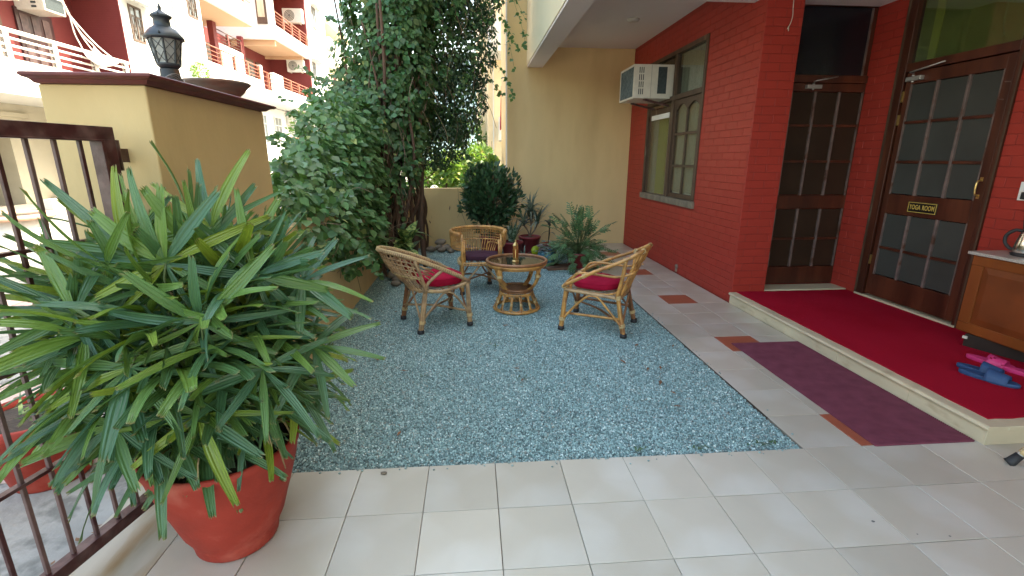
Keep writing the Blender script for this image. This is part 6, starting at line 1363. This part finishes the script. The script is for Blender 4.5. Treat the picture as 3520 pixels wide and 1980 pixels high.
for y0_, y1_, z_ in ((40.8, 43.5, 9.05), (42.0, 44.4, 13.3)): b = MB(); b.add([(FX, y0_, z_ + .10), (FX, y1_, z_ + .10), (FX + .7, y1_, z_ - .08), (FX + .7, y0_, z_ - .08), (FX, y0_, z_ + .18), (FX, y1_, z_ + .18), (FX + .7, y1_, z_), (FX + .7, y0_, z_)], [(0, 1, 2, 3), (7, 6, 5, 4), (3, 2, 6, 7), (0, 3, 7, 4)]); b.build('window_hood', m_whited, B)
for (y0_, y1_) in ((34.2, 35.2), (36.7, 38.0)): far_window(B, y0_, y1_, 2.4, 4.4, x=-13.85, m_f=m_white, bars=False)
railing(B, FX - .05, 34.0, 40.2, 2.85, m_orail, m_orail, (2.6, 2.4, 2.2), (35.6, 37.2, 38.8), .14, .02); railing(B, FX - .05, 32.36, 32.49, 2.85, m_orail, m_orail, (2.6,), (), .14, .02)
condenser('white outdoor unit on the red wall of the first floor balcony', -13.6, 40.24, 7.95, '-y', 'outdoor units on the farther block', 1.2)
condenser('white outdoor unit on the second floor balcony', -13.5, 40.24, 11.4, '-y', 'outdoor units on the farther block', 1.35)
condenser('grey-fan outdoor unit on the white ground floor wall', -13.9, 39.2, 4.0, '+x', 'outdoor units on the farther block', 1.2)
# ---- building C, farther down the street
Cc = thing('apartment_building', 'pale cream block with stepped balconies at the end of the street', 'building', (FX, 52, -.1))
bb('wall', mat('pale_yellow_wall', (.66, .58, .40), .85), Cc, (-18, -12.9, 45.6, 66, -.1, 12.8)); bb('balcony', m_white, Cc, (-12.9, FX + .1, 46.2, 52, 11.2, 11.9), (-12.9, FX + .2, 46.2, 60, 9.9, 10.7), (-12.9, FX, 46.2, 64, 6.3, 7.2)); bb('door', m_wred, Cc, (-12.898, -12.85, 50.5, 51.5, 7.2, 9.2)); bb('roof_slab', mat('pale_yellow_wall', (.66, .58, .40)), Cc, (-18, FX + .3, 45.6, 54, 12.8, 13.1))
# ---- neighbour on the right behind the yellow wing
Dd = thing('neighbour_building', 'cream neighbouring building beyond the low wall with a white balcony', 'building', (2, 12, -.1))
m_ncream = mat('neighbour_cream', (.74, .62, .42), .85, var=.03)
bb('wall', m_ncream, Dd, (1.18, 6, 12.0, 22, -.1, 12)); bb('pilaster', m_ncream, Dd, (1.03, 1.178, 12.15, 22, -.1, 12)); bb('rear_wall', m_ncream, Dd, (.86, 1.028, 13.2, 24, -.1, 12)); bb('edge_trim', m_white, Dd, (1.165, 1.195, 11.97, 11.998, -.1, 12))
b = MB(); b.add([(1.24, 10.6, 1.90), (3, 10.6, 1.90), (3, 11.998, 1.90), (1.33, 11.998, 1.90), (1.24, 10.6, 2.45), (3, 10.6, 2.45), (3, 11.998, 2.45), (1.33, 11.998, 2.45)], [(0, 3, 2, 1), (4, 5, 6, 7), (0, 1, 5, 4), (1, 2, 6, 5), (2, 3, 7, 6), (3, 0, 4, 7)]); b.build('balcony', m_white, Dd)
bb('balcony', m_white, Dd, (1.05, 3, 10.8, 11.998, 4.0, 4.7))
b = MB(); b.tube([(1.10, 11.5, 1.52), (1.10, 11.5, 1.9)], .006, 4); b.lathe([(0, 0), (.05, .01), (.062, .05), (.045, .11), (.02, .15), (0, .16)], (1.10, 11.5, 1.38), 14); o = b.build('hanging_gourd', m_twig); tag(o, 'small brown round hanging object by the neighbour balcony', 'ornament')
b = MB(); vs = []; n = 16
for k in range(n + 1): x = 1.27 + .17 * k / n; y = 10.45 + .02 * math.sin(k * 1.3); vs += [(x, y, 2.12 + .05 * (k % 5) / 5), (1.30 + .12 * k / n, y, 3.15)]
b.add(vs, [(2 * k, 2 * k + 2, 2 * k + 3, 2 * k + 1) for k in range(n)], True); o = b.build('red_cloth', mat('coral_red_cloth', (.60, .05, .06), .8, transl=.3)); so = o.modifiers.new('thickness', 'SOLIDIFY'); so.thickness = .004; tag(o, 'coral red cloth hung to dry on the neighbour balcony', 'cloth')
# ---- garden behind the low wall
for k, (x, y, w, h, lab) in enumerate(((-.05, 8.2, .75, 1.25, 'bright green garden bush behind the low wall, left of the gap'), (.55, 9.0, .65, 1.40, 'tall light green garden bush under the neighbour building'), (.75, 7.4, .45, 1.15, 'small broad-leaved garden bush right behind the low wall'))):
    t = thing('garden_bush', lab, 'bush', (x, y, -.1), 'sunlit bushes behind the low wall')
    b = MB()
    for q_ in range(8): b.tube([(x, y, -.1), (x + random.uniform(-w, w) * .7, y + random.uniform(-.4, .4), h * random.uniform(.6, 1))], .02, 5)
    b.build('stems', m_bark, t, kind='stuff')
    P, U = blob_points([((x, y, h * .62), (w, .5, h * .5)), ((x + .2, y, h * .95), (w * .5, .4, h * .3))], 1500); n = len(P)
    leaf_obj('foliage', [leaves(P, U + rvec(n) * .7 + np.array((0, 0, -.2)), rvec(n) * .6 + np.array((0, -.3, .6)), rng.uniform(.06, .14, n), HEART, HEART_F, tones(n, .35, .025, .08))], m_leaf_b, t, 'stuff')
for k, (x, y, w, h, lab) in enumerate(((-2.6, 11.5, 1.6, 2.6, 'leafy tree beyond the creeper on the left'), (.2, 13.5, 1.1, 2.2, 'leafy tree far behind the low wall'))):
    t = thing('garden_tree', lab, 'tree', (x, y, -.1)); b = MB(); b.tube([(x, y, -.1), (x + .1, y, h * .7)], .06, 6); b.build('trunk', m_bark, t)
    P, U = blob_points([((x, y, h * .75), (w, w * .7, h * .4)), ((x + .3, y, h), (w * .6, w * .5, h * .3))], 1800); n = len(P)
    leaf_obj('crown', [leaves(P, U + rvec(n) * .7, rvec(n), rng.uniform(.10, .18, n), OVAL, OVAL_F, tones(n, .35, .02, .05))], m_leaf_b, t, 'stuff')
# ---- hill beyond
b = MB(); nx, ny = 50, 24; vs = []; fs = []
for j in range(ny + 1):
    for i in range(nx + 1):
        x = -260 + 420 * i / nx; y = 150 + 330 * j / ny; t = j / ny; h = 95 * math.sin(min(1, t * 1.3) * math.pi / 2) * (.75 + .25 * math.sin(x * .02 + 1)) + 14 * mn.noise(Vector((x * .02, y * .02, 0))); vs.append((x, y, h * t ** .6 - .2))
for j in range(ny):
    for i in range(nx): a = j * (nx + 1) + i; fs.append((a, a + 1, a + nx + 2, a + nx + 1))
b.add(vs, fs, True); o = b.build('hills', mat('haze_blue_hillside', (.13, .20, .22), .95, var=.25, vscale=.05)); tag(o, kind='structure')  # bluish base colour stands in for distance haze
# ---- street things: round planter, red pots, paving bands
pk = thing('street_planter', 'round whitewashed planter with a brick rim standing in the street', 'planter', (-8.35, 7.9, -.1))
b = MB(); b.lathe([(.62, 0), (.60, .40), (.0, .40)], (-8.35, 7.9, -.1), 32); b.build('drum', m_whited, pk); b = MB(); b.lathe([(.60, .40), (.74, .42), (.74, .50), (.56, .50), (.55, .44)], (-8.35, 7.9, -.1), 32); b.build('rim', mat('pale_brick_rim', (.48, .30, .22), .85, var=.2), pk); b = MB(); b.lathe([(.56, .46), (0, .48)], (-8.35, 7.9, -.1), 20); b.build('soil', m_soil, pk)
def street_pot(x, y, s, lab, plants):
    t = pot('street_pot', lab, 'potted plant', (x, y, -.0995), [(0, 0), (.15 * s, 0), (.155 * s, .01), (.215 * s, .30 * s), (.235 * s, .305 * s), (.24 * s, .36 * s), (.225 * s, .365 * s), (.215 * s, .33 * s)], m_terra, 'red pots standing outside the gate')
    for k in range(plants): b = MB(); strap(b, (x + random.uniform(-.08, .08), y + random.uniform(-.08, .08), .22 * s), random.uniform(0, 6.28), random.uniform(.1, 1.2), random.uniform(.12, .25), .02, 1.2); b.build('leaf', m_dumb, t)
street_pot(-1.58, .22, 1.0, 'red pot outside the gate, closest to the camera', 14); street_pot(-1.42, .78, .95, 'red pot outside the gate beside the pillar', 10); 
for k, (x0, x1, y0, y1) in enumerate(((-4.2, -1.3, .95, 1.30), (-3.6, -1.5, .15, .42), (-6.2, -2.0, 3.3, 3.6))):
    for q_ in range(int((x1 - x0) / .3)): b = MB(); x = x0 + q_ * .3; b.box(x + .004, x + .294, y0 + random.uniform(-.01, .01), y1, -.0985, -.0925 + random.uniform(-.001, .002)); b.build('paving_slab', mat('pink_paving_slab', (.50, .36, .31), .8, var=.12, rand=.1), bpy.data.objects['street'])
for k in range(16):
    b = MB(); c = (random.uniform(-2.6, -1.7), random.uniform(.6, 1.5)); 
b = MB()
for k in range(120):
    x, y = random.gauss(-2.1, .3), random.gauss(1.05, .22); L = random.uniform(.015, .03); a = random.uniform(0, 6.28); u = np.array((math.cos(a), math.sin(a), .1)) * L; v = np.array((-math.sin(a), math.cos(a), 0)) * L * .4; c = np.array((x, y, -.088)); b.add([c - u, c + v, c + u, c - v], [(0, 1, 2, 3)])
for k in range(40):
    x, y = -.93 + random.gauss(0, .05), -.25 + random.uniform(-.35, .25); L = random.uniform(.012, .022); a = random.uniform(0, 6.28); u = np.array((math.cos(a), math.sin(a), .1)) * L; v = np.array((-math.sin(a), math.cos(a), 0)) * L * .4; c = np.array((x - .10, y, -.09)); b.add([c - u, c + v, c + u, c - v], [(0, 1, 2, 3)])
o = b.build('street_litter', MATS['dry_brown_leaf']); tag(o, 'dry leaves blown together on the street by the gate', 'fallen leaves', kind='stuff')
